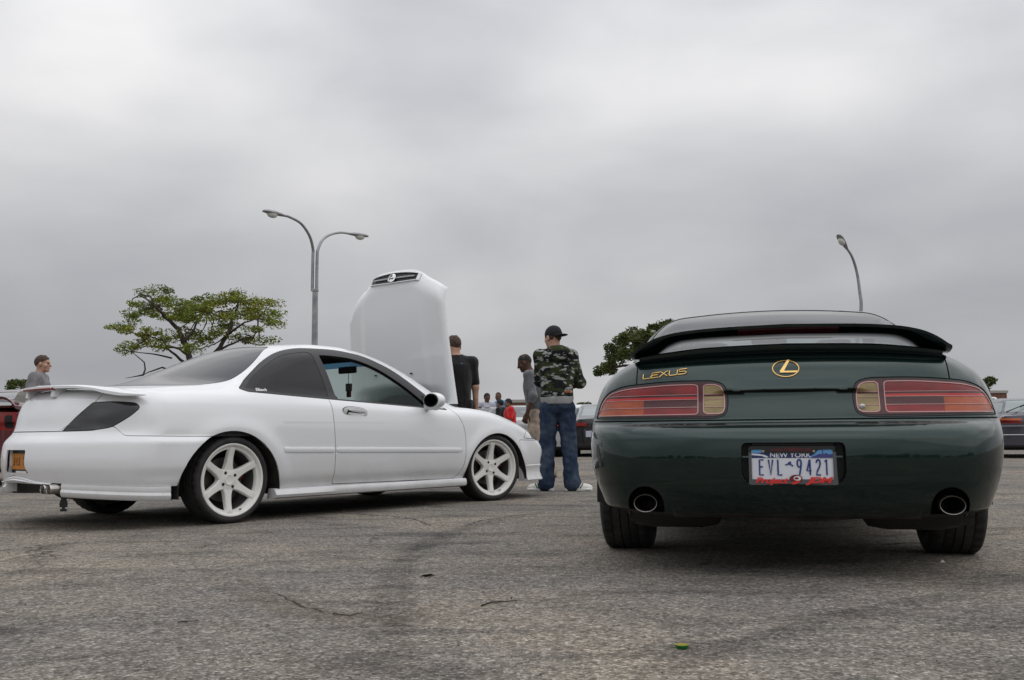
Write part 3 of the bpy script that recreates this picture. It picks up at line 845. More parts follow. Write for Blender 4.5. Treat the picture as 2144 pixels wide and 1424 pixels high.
    for y_ in np.linspace(-.775, .775, 63):
        a = abs(y_)
        xc_ = float(pch([0, .3, .5, .62, .70, .775], [-.848, -.80, -.735, -.69, -.655, -.60])(np.array(a)))
        zc_ = float(pch([0, .35, .50, .60, .70, .775], [.887, .882, .868, .850, .832, .822])(np.array(a)))
        ch = float(pch([0, .4, .6, .7, .775], [.075, .072, .075, .07, .012])(np.array(a)))
        th = float(pch([0, .5, .60, .68, .775], [.016, .016, .026, .024, .004])(np.array(a)))
        rs.append([(xc_ - ch * .95, y_, zc_ + .004), (xc_ - ch * .5, y_, zc_ + th * .75), (xc_ + ch * .2, y_, zc_ + th * .8), (xc_ + ch * .8, y_, zc_ + th * .1), (xc_ + ch * .9, y_, zc_ - th * .4), (xc_ + ch * .2, y_, zc_ - th * .9), (xc_ - ch * .6, y_, zc_ - th * .8), (xc_ - ch * .95, y_, zc_ - th * .6)])
    mb.rings(rs, True, True, True); spo = mb.build('spoiler', WHITE, car, smooth=45)
    for yy in (-.17, .17):
        mb = MB(); mb.rings([[(xx + a, yy + b, zz) for a, b in ((-.055 * k, -.02 * k), (.055 * k, -.014 * k), (.055 * k, .014 * k), (-.055 * k, .02 * k))] for xx, zz, k in ((-.85, .880, 1.0), (-.842, .855, .8), (-.835, .82, 1.0))], True, True, True)
        mb.build('spoiler_foot', WHITE, spo, smooth=50, bevel=.006)
    mb = MB(); mb.rings([[(x_ - .058, y_, .882), (x_ - .075, y_, .876), (x_ - .068, y_, .866), (x_ - .04, y_, .862)] for y_, x_ in [(q, -.850 + .5 * q * q) for q in np.linspace(-.19, .19, 9)]], True, True, True)
    mb.build('brake_light', mat('brake_lens', (.22, .018, .012), .2, 0, .5), spo)
    # door handle
    for sg in (-1,):
        H_ = bpy.data.objects.new('door_handle', None); COL.objects.link(H_); H_.parent = car; H_.location = (1.05, sg * .8475, .733); H_.rotation_euler = (R(6), R(5), 0)
        el = lambda a, b, y_, n=32, cx=0, cz=0: [(cx + a * math.copysign(abs(math.cos(q)) ** .8, math.cos(q)), y_, cz + b * math.copysign(abs(math.sin(q)) ** .8, math.sin(q))) for q in np.linspace(0, 2 * math.pi, n, endpoint=False)]
        mb = MB(); mb.rings([el(.121, .041, .006), el(.121, .041, -.001)], True, False, True); mb.build('gasket', GAP, H_)
        mb = MB(); mb.rings([el(.118, .038, .004), el(.118, .038, -.004), el(.112, .034, -.007), el(.085, .020, -.006, cx=.005), el(.078, .016, .004, cx=.005)], True, False, True); mb.build('bezel', WHITE, H_, smooth=40)
        mb = MB(); mb.rings([el(.075, .007, -.004, cx=.002, cz=.012), el(.078, .011, -.013, cx=.002, cz=.013), el(.072, .008, -.018, cx=.002, cz=.013)], True, True, True); mb.build('pull_flap', WHITE, H_, smooth=40)
        mb = MB(); mb.rings([el(.009, .009, -.004, 14, -.078, -.012), el(.008, .008, -.008, 14, -.078, -.012)], True, False, True); mb.build('key_lock', BLACKTRIM, H_)
    # door mirrors
    for sg in (-1, 1):
        def mF(P):
            q = P - np.array([1.805, sg * .925, .832])
            a = np.sqrt((q[:, 0] / .085) ** 2 + (q[:, 1] / .098) ** 2 + (q[:, 2] / .066) ** 2)
            f = (a - 1) * .066
            f = smax(f, -(q[:, 0] + .038), .012)
            st_ = np.sqrt((q[:, 0] - .02) ** 2 + ((q[:, 2] + .045) / 1.0) ** 2) - .03
            st_ = np.maximum(st_, np.abs(q[:, 1] + sg * .05) - .06)
            return smin(f, st_, .02)
        M_ = surfnet(mF, (1.68, sg * .925 - .14, .73), (1.93, sg * .925 + .14, .93), .008)
        mo = M_.make('door_mirror', WHITE, car)
        mb = MB(); mb.rings([[(1.7655, sg * .925 + .078 * k * math.cos(q), .834 + .053 * k * math.sin(q)) for q in np.linspace(0, 2 * math.pi, 28, endpoint=False)] for k in (1.0,)] + [[(1.768, sg * .925 + .08 * math.cos(q), .834 + .055 * math.sin(q)) for q in np.linspace(0, 2 * math.pi, 28, endpoint=False)]], True, True, False)
        mb.build('mirror_rim', BLACKTRIM, mo)
        mb = MB(); mb.rings([[(1.7640, sg * .925 + .068 * math.cos(q), .834 + .044 * math.sin(q)) for q in np.linspace(0, 2 * math.pi, 28, endpoint=False)]] * 1 + [[(1.7652, sg * .925 + .068 * math.cos(q), .834 + .044 * math.sin(q)) for q in np.linspace(0, 2 * math.pi, 28, endpoint=False)]], True, True, False)
        mb.build('mirror_glass', mat('mirror_silver', (.8, .8, .82), .03, 1), mo)
        mb = MB(); mb.add([(1.86, sg * .815, .775), (1.93, sg * .80, .785), (2.05, sg * .80, .775), (1.97, sg * .76, .87), (1.86, sg * .765, .90)], [(0, 1, 2, 3, 4)])
        mb.build('mirror_sail', WHITE, car)
    # sticker on the quarter window
    me = text_mesh('Eibach', .034, .0004, 1.0, .25, .0008)
    o = link('sticker_lettering', me, mat('sticker_white', (.78, .78, .78), .5), car)
    o.location = (.262, -.7735, .8795)
    o.rotation_mode = 'QUATERNION'
    n_ = grad(acF, np.array([[.262, -.771, .878]]))[0]; n_ = Vector(n_).normalized(); xa = Vector((1, 0, -.06)); xa = (xa - n_ * xa.dot(n_)).normalized(); ya = n_.cross(xa)
    o.rotation_quaternion = Matrix((xa, ya, n_)).transposed().to_quaternion()
    # the raised hood
    U = np.linspace(-1, 1, 61); Wd = 49
    ztop = pch([0, .2, .30, .36, .48, .56, .63], [2.028, 2.02, 1.985, 1.945, 1.885, 1.83, 1.72])
    hw = pch([0, .7, 1.0], [.655, .605, .585])
    def hood(off):
        V_ = []
        for t in np.linspace(0, 1, Wd):
            for u in U:
                z0 = .825
                y_ = u * float(hw(np.array(t)))
                zt = float(ztop(np.array(abs(y_ + .05) * .61 / float(hw(np.array(1.0))) if t > 0 else abs(y_))))
                z_ = z0 + (zt - z0) * t
                bulge = .05 * (y_ / .65) ** 2 + .014 * (1 - math.exp(-(max(abs(y_) - (.30 + .10 * (1 - t)), 0) / .05) ** 2))
                curl = .07 * max(0, (t - .86) / .14) ** 2
                edge = .03 * max(0, (abs(u) - .95) / .05) ** 2
                x_ = 2.195 + .10 * (1 - t) + .13 * max(0, (.15 - t) / .15) * max(0, 1 - (y_ / .60) ** 2) + bulge + curl + edge + off
                V_.append((x_, y_ + .03, z_))
        return V_
    nu = len(U)
    F_ = [(i * nu + j, i * nu + j + 1, (i + 1) * nu + j + 1, (i + 1) * nu + j) for i in range(Wd - 1) for j in range(nu - 1)]
    mb = MB(); mb.add(hood(0), F_)
    k0 = len(mb.v); mb.add(hood(.02), [tuple(reversed(q)) for q in F_])
    rim_ = [j for j in range(nu)] + [i * nu + nu - 1 for i in range(1, Wd)] + [(Wd - 1) * nu + j for j in range(nu - 2, -1, -1)] + [i * nu for i in range(Wd - 2, 0, -1)]
    mb.f += [(rim_[i], rim_[(i + 1) % len(rim_)], rim_[(i + 1) % len(rim_)] + k0, rim_[i] + k0) for i in range(len(rim_))]
    hd = mb.build('hood', WHITE, car, smooth=50)
    # grille set in the nose of the hood
    def hp(y_, z_, off):
        y_ = y_ - .05; zt = float(ztop(np.array(abs(y_ + .05) * .61 / .585))); t = (z_ - .825) / (zt - .825)
        return (2.195 + .10 * (1 - t) + .05 * (y_ / .65) ** 2 + .07 * max(0, (t - .86) / .14) ** 2 + off, y_ + .03, z_)
    gy = np.linspace(-.285, .285, 25)
    gt = lambda y_: 2.004 - .32 * y_ * y_ - .004; gb = lambda y_: 1.915 + .05 * y_ * y_
    mb = MB(); mb.rings([[hp(y_, gb(y_), -.004), hp(y_, (gb(y_) + gt(y_)) / 2, -.002), hp(y_, gt(y_), -.004), hp(y_, gt(y_), .02), hp(y_, gb(y_), .02)] for y_ in gy], True, True, True)
    gr = mb.build('grille', BLACKTRIM, hd)
    mb = MB()
    ringo = [(y_, gt(y_)) for y_ in gy] + [(y_, gb(y_)) for y_ in gy[::-1]]
    cy_, cz_ = 0, 1.958
    rs = []
    for k, off in ((1.0, -.003), (1.03, -.020), (1.13, -.022), (1.20, -.001)):
        rs.append([hp(max(-.33, min(.33, y_ * (1 + (k - 1) * .35))), min(cz_ + (z_ - cz_) * (1 + (k - 1) * 1.1), 2.03), off) for y_, z_ in ringo])
    mb.rings(rs, True, False, False); mb.build('grille_surround', WHITE, hd, smooth=60)
    mb = MB(); mb.rings([[hp(y_, 1.955 - .008, -.010), hp(y_, 1.955 - .006, -.016), hp(y_, 1.955 + .006, -.016), hp(y_, 1.955 + .008, -.008)] for y_ in np.linspace(-.255, .255, 21)], True, True, True); mb.build('grille_bar', mat('grille_bar_grey', (.30, .31, .32), .4), hd, smooth=50)
    mb = MB()
    for sg in (-1, 1): mb.tube([hp(sg * .032, 1.928, -.024), hp(sg * .034, 1.955, -.026), hp(sg * .010, 1.988, -.026)], .0055, 6)
    mb.tube([hp(-.022, 1.955, -.026), hp(.022, 1.955, -.026)], .005, 6)
    mb.rings([[hp(.047 * math.cos(q), 1.957 + .038 * math.sin(q), o_) for q in np.linspace(0, 2 * math.pi, 24, endpoint=False)] for o_ in (-.018, -.021)], True, False, True)
    mb.build('emblem', CHROME, hd, smooth=40)
    mb = MB(); mb.tube([(2.62, -.30, .70), (2.36, -.10, 1.45)], .006, 8); mb.build('hood_prop', BLACKTRIM, car)
    for yy in (-.2, .25): MB().tube([(2.30, yy, 1.10), (2.255, yy, 1.10)], .007, 8).build('washer_nozzle', BLACKTRIM, hd)
    return car
build_acura()

# the tree-shaped air freshener that dangles under the coupe's bumper
def air_freshener():
    p = AC.o + AC.fx * (-.895) + AC.fy * (-.385)
    t = thing('air_freshener', 'black tree-shaped air freshener dangling under the white coupe\'s rear bumper', 'air freshener', (p[0], p[1], .115), R(-12))
    prof = [(.022, 0), (.022, .014), (.010, .016), (.010, .024), (.030, .028), (.024, .038), (.033, .044), (.022, .054), (.028, .060), (.016, .070), (.021, .075), (.008, .086), (.009, .094)]
    poly = [(a, b) for a, b in prof] + [(-a, b) for a, b in reversed(prof)]
    MB().prism(poly, -.002, .002, 'xz').build('card', mat('freshener_card', (.012, .014, .013), .7), t)
    MB().tube([(0, 0, .093), (.002, 0, .12), (0, .004, .175)], .0012, 6).build('string', BLACKTRIM, t)
air_freshener()
# ------------------------------------------------------------------ dark green coupe seen from behind
GREEN = mat('dark_green_paint', (0.008, 0.022, 0.020), 0.30, 0.85, 1.0, 0.3)
_n = tex_noise(GREEN, 900, 1, 0.5); _r = ramp_of(GREEN, _n.outputs['Fac'], [(.35, (.0045, .0135, .0122)), (.7, (.012, .035, .0315))]); lk(GREEN, _r.outputs[0], bsdf(GREEN).inputs['Base Color']); bsdf(GREEN).inputs['Coat IOR'].default_value = 1.45
GOLD = mat('gold_plate', (0.62, 0.42, 0.16), 0.25, 1.0)
LRED = mat('red_lens', (0.20, 0.004, 0.006), 0.18, 0, 0.55, 0.3)
LRED2 = mat('bright_red_lens', (0.42, 0.010, 0.012), 0.18, 0, 0.55, 0.3)
LDARK = mat('dark_red_lens', (0.055, 0.006, 0.008), 0.15, 0, 0.55, 0.3)
LAMB = mat('amber_lens', (0.42, 0.075, 0.008), 0.2, 0, 0.55, 0.3)
LCLR = mat('reverse_lens', (0.36, 0.27, 0.12), 0.22, 0.1, 0.55, 0.3)
LPINK = mat('lens_piping', (0.42, 0.22, 0.21), 0.2, 0.3, 0.6)
for m_, c0, c1 in ((LRED, (.125, .003, .004), (.27, .006, .008)), (LAMB, (.23, .030, .003), (.42, .075, .009)), (LCLR, (.18, .13, .048), (.33, .25, .11))):
    vary(m_, c0, c1, 9, .3, .7, bump=.25, bscale=140, scl=(1, 1, 3))
LGLASS = glass('rear_screen_glass', (0.50, 0.56, 0.54), 0.06)

def build_lexus():
    car = thing('green_coupe', 'dark green coupe with a rear wing seen from behind beside the white coupe', 'car', tuple(LX.o), LX.rz)
    S = surfnet(lxF, (-1.2, -.95, .1), (3.7, .95, 1.36), .0125)
    def co(s): return s.V[:, 0], np.abs(s.V[:, 1]), s.V[:, 2]
    gaps = []
    S, und = S.split(-.70 - S.N[:, 2]); und.make('underbody', UNDER, car)
    for cx in (0.0, 2.66):
        x, ay, z = co(S)
        _, S = S.split(np.maximum(np.hypot(x - cx, z - .27) - .375, .5 - ay))
        for sg in (-1, 1):
            mb = MB(); rs = [[(cx + .375 * math.cos(q), yy, max(.245, .27 + .375 * math.sin(q))) for q in np.linspace(R(-5), R(185), 36)] for yy in (sg * .85, sg * .52)]
            mb.rings(rs, False, False, False); mb.add(rs[-1], [tuple(range(36))]); mb.build('arch_liner', UNDER, car, smooth=30)
    # tail lamps: seal, dark lens, piped compartments
    L0 = [(.790, .6225), (.774, .690), (.738, .732), (.668, .757), (.47, .771), (.295, .769), (.250, .755), (.236, .715), (.236, .665), (.245, .630), (.285, .6165), (.40, .6165)]
    out = rpoly(L0, [.004, .05, .05, .06, .1, .03, .025, .03, .03, .02, .03, .1])
    x, ay, z = co(S)
    f = np.maximum(sdpoly(np.stack([ay, z], 1), out), x + .45)
    lamp, st, S = panel(S, f, .003); gaps.append(st)
    def SD(s, poly):
        x, ay, z = co(s); return sdpoly(np.stack([ay, z], 1), poly)
    inner, seal = lamp.split(SD(lamp, out) + .0085)
    for h in lr(seal): h.offset(-.002).make('lamp_seal', BLACKTRIM, car)
    compA = rpoly([(.785, .632), (.760, .695), (.726, .727), (.661, .7435), (.47, .7565), (.352, .7555), (.352, .632)], [.004, .05, .04, .05, .1, .016, .016])
    compB = rpoly([(.3335, .755), (.285, .7545), (.2575, .742), (.2475, .71), (.2475, .655), (.258, .6345), (.3335, .6335)], [.016, .02, .02, .03, .03, .015, .016])
    a, rest = inner.split(SD(inner, compA)); b, rest = rest.split(SD(rest, compB))
    for sgn, h in zip((1, -1), lr(rest)):
        root = h.make('tail_lamp', LDARK, car)
        for comp, poly in ((a, compA), (b, compB)):
            c = lr(comp)[0 if sgn > 0 else 1]
            body, ring = c.split(SD(c, poly) + .0036)
            ring.offset(.0012).thick(.003).make('lens_piping', LPINK, root)
            if comp is a:
                rows = [(.7145, LRED, 'red_lens'), (.7125, LPINK, 'lens_rib'), (.7055, LDARK, 'dark_lens'), (.6955, LRED2, 'red_lens'), (.6935, LPINK, 'lens_rib'), (.6640, LDARK, 'red_lens'), (.6618, LPINK, 'lens_rib'), (.55, LRED, 'red_lens')]
            else:
                rows = [(.7145, LCLR, 'reverse_lens'), (.7125, LPINK, 'lens_rib'), (.7055, LDARK, 'dark_lens'), (.6935, LCLR, 'reverse_lens'), (.6918, LPINK, 'lens_rib'), (.6640, LCLR, 'reverse_lens'), (.6620, LPINK, 'lens_rib'), (.55, LCLR, 'reverse_lens')]
            rest_ = body
            for zz, m_, nm in rows:
                x, ay, z = co(rest_)
                pc, rest_ = rest_.split(zz - z)
                if pc.empty(): continue
                if comp is a and nm == 'red_lens' and zz < .70:
                    x, ay, z = co(pc); am, pc = pc.split(.575 - ay)
                    # vertical division between the amber and red lenses
                    if zz > .69: am.offset(-.0012).make('red_lens', LRED2, root)
                    else: am.offset(-.0012).make('amber_lens', LAMB, root)
                pc.offset(.0008 if 'rib' in nm else -.0015).make(nm, m_, root)
    mb = MB(); mb.lathe([(.001, -.991), (.008, -.991), (.012, -.989), (.013, -.975)], 16, 'x', (0, -.267, .655)); mb.build('lamp_bolt', STEEL, car, smooth=40)
    # screens and side windows
    x, ay, z = co(S); xe = lx_xe(x, ay)
    f = smax(smax(ay - (lx_wc(x, z) - .050), (xe - .80) * .9, .10), .935 - z, .05); f = np.maximum(f, x - 1.0)
    rw, st, S = panel(S, f, .014); st.offset(-.001).make('rear_window_seal', BLACKTRIM, car)
    rw.offset(-.003).make('rear_window', LGLASS, car)
    x, ay, z = co(S); xe = lx_xe(x, ay)
    f = np.maximum(smax(smax(ay - (lx_wc(x, z) - .08), 1.62 - xe, .05), .93 - z, .03), 1.0 - x)
    ws, st, S = panel(S, f, .012); gaps.append(st); ws.offset(-.004).make('windscreen', CLEAR, car)
    dlo = rpoly([(.18, .945), (.45, 1.07), (.75, 1.165), (1.0, 1.205), (1.35, 1.20), (1.65, 1.12), (2.05, .93)], [.02, .1, .1, .1, .1, .1, .01])
    x, ay, z = co(S); f = np.maximum(sdpoly(np.stack([x, z], 1), dlo), .45 - ay)
    sw, st, S = panel(S, f, .012)
    for h in lr(st): h.offset(-.001).make('window_trim', BLACKTRIM, car)
    for h in lr(sw): h.offset(-.003).make('side_window', glass('side_glass', (.35, .40, .38)), car)
    # trunk lid
    x, ay, z = co(S); f = np.maximum(np.maximum(ay - .606, .7205 - z), x + .22)
    tr, st, S = panel(S, f, .0055); gaps.append(st)
    tr.thick(.012).make('trunk_lid', GREEN, car)
    # plate recess, exhaust notches, bumper
    rec = rpoly([(-.01, .5215), (.190, .5215), (.192, .40), (.170, .3655), (-.01, .3655)], [0, .02, .04, .02, 0])
    x, ay, z = co(S); _, S = S.split(np.maximum(SD(S, rec), x + .8))
    x, ay, z = co(S)
    d = np.hypot(ay - .566, np.maximum(z - .279, 0)) - .073
    _, S = S.split(np.maximum(np.maximum(d, z - .36), x + .7))
    zs = pch([-1.2, -.9, -.72, -.5, -.3], [.6085, .6095, .612, .616, .62])
    x, ay, z = co(S); f = np.maximum(z - zs(x), x + .32)
    bp, st, S = panel(S, f, .006); gaps.append(st)
    bp.thick(.02).make('rear_bumper', GREEN, car)
    S.thick(.012).make('body_shell', GREEN, car)
    for g in gaps:
        for q in g.pieces(): q.offset(-.006).make('panel_gap', GAP, car)
    pts = [(.190, .5215), (.192, .40), (.170, .3655), (-.170, .3655), (-.192, .40), (-.190, .5215)]
    pr = rpoly(pts, [.02, .04, .02, .02, .04, .02])
    mb = MB(); mb.rings([[(float(lxr_face(y_, z_)) + .004, y_, z_) for y_, z_ in pr], [(-1.03, y_ * .985, z_ * .99 + .004) for y_, z_ in pr]], True, False, True)
    mb.build('plate_recess', mat('recess_plastic', (.010, .016, .015), .45), car, smooth=30)
    for sg in (-1, 1):
        mb = MB()
        rs = [[(xx, sg * .566 + .0735 * math.cos(q), .279 + .0735 * math.sin(q)) for q in np.linspace(0, math.pi, 20)] for xx in (-1.045 + .0, -.85)]
        rs = [[(float(lxr_face(p[1], max(p[2], .262))) + .006, p[1], p[2]) for p in rs[0]], rs[1]]
        mb.rings(rs, False, False, False); mb.add([(-.86, sg * .566 + a, b) for a, b in ((-.08, .20), (.08, .20), (.08, .36), (-.08, .36))], [(0, 1, 2, 3)])
        mb.build('exhaust_notch', UNDER, car, smooth=30)
        e = lambda k, xx: [(xx, sg * .5645 + .046 * k * math.cos(q), .2865 + .0345 * k * math.sin(q) - sg * .010 * 0) for q in np.linspace(0, 2 * math.pi, 32, endpoint=False)]
        mb = MB(); mb.rings([e(.96, -.80), e(1.0, -1.040), e(.985, -1.046), e(.93, -1.045), e(.92, -.88)], True, False, False); tp = mb.build('exhaust_tip', mat('tarnished_chrome', (.24, .23, .22), .35, 1), car, smooth=40)
        mb = MB(); mb.rings([e(.94, -.885), e(.5, -.884)], True, False, True); mb.build('exhaust_bore', BORE_BLACK, tp)
        # round-ended silencer
        mb = MB(); mb.lathe([(.03, -.20), (.075, -.17), (.088, -.10), (.088, .10), (.075, .17), (.03, .20)], 24, 'y', (-.80, sg * .46, .262), True, True)
        o = mb.build('silencer', mat('dark_steel', (.022, .018, .016), .6, .2), car, smooth=50)
        mb = MB(); mb.box((-.02, -.028, -.005), (.006, .028, .006)); o = mb.build('side_reflector', BLACKTRIM, car, bevel=.003); o.location = (-.862, sg * .695, .317); o.rotation_euler = (0, 0, sg * R(-52))
    mb = MB()
    mb.rings([[(-1.02, y_, .262), (-1.0, y_, .232 - .012 * math.exp(-(y_ / .2) ** 4)), (-.5, y_, .20), (-.5, y_, .27)] for y_ in np.linspace(-.46, .46, 15)], True, True, True); mb.build('rear_valance', UNDER, car, smooth=30)
    mb = MB(); mb.box((-.45, -.60, .20), (2.9, .60, .30)); mb.build('floor_pan', UNDER, car)
    mb = MB(); mb.tube([(0, -.75, .26), (0, -.3, .235), (0, .3, .235), (0, .75, .26)], [.04, .06, .06, .04], 10); mb.build('rear_axle', UNDER, car)
    # wheels
    for x_ in (0, 2.66):
        for sg in (-1, 1):
            w = bpy.data.objects.new('wheel', None); COL.objects.link(w); w.parent = car
            tyre_mesh(.308, .235, .215).build('tyre', RUBBER, w, smooth=50)
            mb = MB(); mb.lathe([(.001, -.05), (.06, -.075), (.12, -.06), (.19, -.085), (.212, -.105), (.214, -.098), (.2, .1), (.001, .1)], 40); mb.build('rim', mat('alloy', (.5, .5, .5), .35, 1), w, smooth=40)
            w.location = (x_, sg * .738, .305); w.rotation_euler = (0, 0, 0 if sg < 0 else math.pi)
            if x_ == 0: w.rotation_euler = (R(-1.5) * -sg if False else 0, 0, 0 if sg < 0 else math.pi)
    # cabin
    Lc = surfnet(lambda P: lxF(P) + .03, (-.5, -.85, .60), (2.4, .85, 1.34), .03)
    x, ay, z = co(Lc); xe = lx_xe(x, ay)
    _, Lc = Lc.split(np.maximum(smax(smax(ay - (lx_wc(x, z) - .045), (xe - .84) * .9, .10), .90 - z, .05), x - 1.0)); x, ay, z = co(Lc); xe = lx_xe(x, ay)
    _, Lc = Lc.split(np.maximum(smax(smax(ay - (lx_wc(x, z) - .07), 1.52 - xe, .05), .86 - z, .03), 1.0 - x)); x, ay, z = co(Lc)
    _, Lc = Lc.split(np.maximum(sdpoly(np.stack([x, z], 1), dlo), .45 - ay))
    Lc.N = -Lc.N; Lc.T = Lc.T[:, ::-1]; Lc.make('cabin_lining', CABIN, car)
    mb = MB(); mb.rings([[(-.28, y_, .70), (-.28, y_, .925 - .02 * (y_ / .6) ** 2), (.20, y_, .925 - .02 * (y_ / .6) ** 2), (.30, y_, .70)] for y_ in np.linspace(-.68, .68, 13)], True, True, True); mb.build('parcel_shelf', CABIN, car, smooth=30)
    for xx, sy, zt in ((1.15, -.36, 1.10), (1.15, .36, 1.10)):
        mb = MB(); mb.rings([[(a + xx, sy + b * w_, zz) for a, b in ((-.07, -.8), (.06, -1), (.06, 1), (-.07, .8))] for zz, w_ in ((.45, .25), (.75, .25), (zt - .18, .2), (zt - .14, .09), (zt - .12, .13), (zt, .11))], True, True, True); mb.build('seat', CABIN, car, smooth=50, bevel=.02)
    mb = MB(); mb.box((1.95, -.65, .6), (2.25, .65, .92)); mb.build('dashboard', CABIN, car, bevel=.04)
    mb = MB(); mb.box((1.52, -.11, 1.12), (1.55, .11, 1.175)); mb.build('rear_view_mirror', BLACKTRIM, car, bevel=.012)
    # wing
    def wing_ring(y_):
        a = abs(y_); g = lambda xs, ys: float(pch(xs, ys)(np.array(a)))
        zt = g([0, .25, .42, .51, .575, .615, .645], [.991, .985, .974, .957, .930, .905, .892])      # trailing top edge
        zb = g([0, .25, .42, .48, .53, .58, .645], [.946, .941, .931, .912, .885, .872, .868])        # underside seen from behind
        xt = g([0, .3, .5, .6, .645], [-.925, -.915, -.885, -.85, -.81])
        xl = g([0, .3, .5, .6, .645], [-.70, -.69, -.68, -.68, -.70])
        # the underside falls towards the leading edge
        return [(xt, y_, zt), (xt + .004, y_, zt - .012), (xt + .05, y_, zb + (zt - zb) * .38 - .004), (xl - .02, y_, zb + .004), (xl + .02, y_, zb + .012), (xl, y_, zb + .026), (xt + .09, y_, zt - .006)]
    mb = MB(); mb.rings([wing_ring(y_) for y_ in np.linspace(-.634, .634, 61)], True, True, True)
    wg = mb.build('rear_wing', GREEN, car, smooth=40)
    mb = MB()
    rs = []
    for y_ in np.linspace(-.60, .60, 41):
        a = abs(y_); zt = float(pch([0, .3, .52, .60], [.919, .911, .891, .882])(np.array(a))); zb = float(pch([0, .3, .5, .60], [.881, .874, .862, .856])(np.array(a)))
        xx = float(lxr_face(y_, zb)) - .004
        rs.append([(xx + .03, y_, zb - .012), (xx + .001, y_, zb), (xx - .012, y_, zb + .35 * (zt - zb)), (xx - .016, y_, zb + .8 * (zt - zb)), (xx - .013, y_, zt - .003), (xx - .002, y_, zt), (xx + .20, y_, zt - .010), (xx + .20, y_, zb - .02)])
    mb.rings(rs, True, True, True); mb.build('wing_strip', GREEN, wg, smooth=40)  # strip leaned to mirror the ground, standing in for the blade's dark reflection
    mb = MB(); rs = []
    for y_ in np.linspace(-.20, .19, 15):
        w_ = wing_ring(y_); p1, p2 = np.array(w_[1]), np.array(w_[2])
        A_, B_ = p1 + (p2 - p1) * .10, p1 + (p2 - p1) * .95; o_ = np.array([-.003, 0, -.004])
        rs.append([A_ + o_, B_ + o_, B_ - o_, A_ - o_])
    mb.rings(rs, True, True, True); mb.build('brake_light', mat('dark_brake_lens', (.045, .008, .010), .25, 0, .4), wg)
    # badges
    def on_trunk(y_, z_, off=.0):
        t = np.linspace(-1.2, -.7, 1500); P = np.stack([t, np.full_like(t, y_), np.full_like(t, z_)], 1); k = np.nonzero(lxF(P) < 0)[0][0]
        n = grad(lxF, P[k][None])[0]; n /= np.linalg.norm(n); return P[k] + n * off
    def stroke(name, paths, r, parent, m_, closed=False):
        mb = MB()
        for path in paths: mb.tube([on_trunk(y_, z_, .002) for y_, z_ in path], r, 6, squash=1.0)
        return mb.build(name, m_, parent, smooth=50)
    em = bpy.data.objects.new('emblem', None); COL.objects.link(em); em.parent = car
    ell = [(.0095 - .0500 * math.cos(q), .8100 + .0330 * math.sin(q)) for q in np.linspace(0, 2 * math.pi, 41)]
    stroke('emblem_ring', [ell], .0030, em, GOLD)
    # slanted L inside the oval
    def flat(name, poly, parent, th=.004):
        mb = MB(); A_ = [on_trunk(y_, z_, .001) for y_, z_ in poly]; B_ = [on_trunk(y_, z_, .001 + th) for y_, z_ in poly]
        mb.rings([A_, B_], True, True, True); return mb.build(name, GOLD, parent)
    cx_, cz_ = .0095, .810
    flat('emblem_letter', [(cx_ - a, cz_ + b) for a, b in ((.008, .034), (.018, .034), (-.006, -.008), (-.004, -.010), (.046, -.010), (.040, -.017), (-.022, -.017), (-.023, -.010))], em)
    # word badge, five letters left to right
    base = lambda s, t: (.578 - s * .182, .7815 + .0185 * s + t * .0205)
    W_ = bpy.data.objects.new('word_badge', None); COL.objects.link(W_); W_.parent = car
    letters = {'L': [[(.01, 1), (.0, .15), (.02, 0), (.17, 0)]],
               'E': [[(.37, 1), (.22, 1), (.20, .85), (.22, .55), (.34, .55)], [(.22, .55), (.18, .3), (.19, 0), (.36, 0)]],
               'X': [[(.36, 1), (.42, 1), (.56, 0)], [(.58, 1), (.54, 1), (.38, 0)]],
               'U': [[(.61, 1), (.60, .15), (.62, 0), (.76, 0), (.78, .15), (.79, 1)]],
               'S': [[(1.0, 1), (.84, 1), (.81, .8), (.84, .53), (.96, .50), (.99, .25), (.96, 0), (.80, 0)]]}
    for k, ps in letters.items(): stroke('letter', [[base(s, t) for s, t in p] for p in ps], .0029, W_, GOLD)
    # plate in its dealer frame
    P = bpy.data.objects.new('licence_plate', None); COL.objects.link(P); P.parent = car
    P.location = (-1.083, .004, .4345); P.rotation_euler = (0, R(4), 0)          # x back, y left, z up; faces -x
    pm = mat('plate_white', (.62, .64, .68), .4); blue = mat('plate_blue', (.025, .045, .20), .45); navy2 = mat('plate_navy_band', (.02, .03, .11), .45); sky_b = mat('plate_sky', (.10, .30, .55), .45); fr = mat('frame_grey', (.075, .077, .082), .45); frk = mat('frame_black', (.012, .012, .013), .4); redl = mat('frame_red', (.60, .03, .025), .4); redd = mat('frame_dark_red', (.16, .008, .010), .5)
    b = MB(); b.box((0, -.150, -.062), (.004, .150, .064)); b.build('plate_sheet', pm, P)
    b = MB(); b.box((-.0012, -.148, .0285), (-.0001, .148, .060)); b.build('plate_band', navy2, P)
    def yzpoly(name, pts, x0, x1, m_, parent=P): return MB().prism([(-y_, z_) for y_, z_ in pts], x0, x1, 'yz').build(name, m_, parent)
    yzpoly('sky_corner', [(-.148, .047), (-.148, .060), (-.108, .060), (-.096, .050), (-.115, .048)], -.0022, -.0013, sky_b)
    yzpoly('falls_print', [(-.148, .046), (-.120, .044), (-.100, .040), (-.085, .032), (-.094, .0295), (-.110, .036), (-.148, .0395)], -.0022, -.0013, mat('plate_pale', (.62, .65, .72), .45))
    yzpoly('sky_corner', [(.060, .0290), (.080, .041), (.098, .060), (.148, .060), (.148, .0290)], -.0022, -.0013, sky_b)
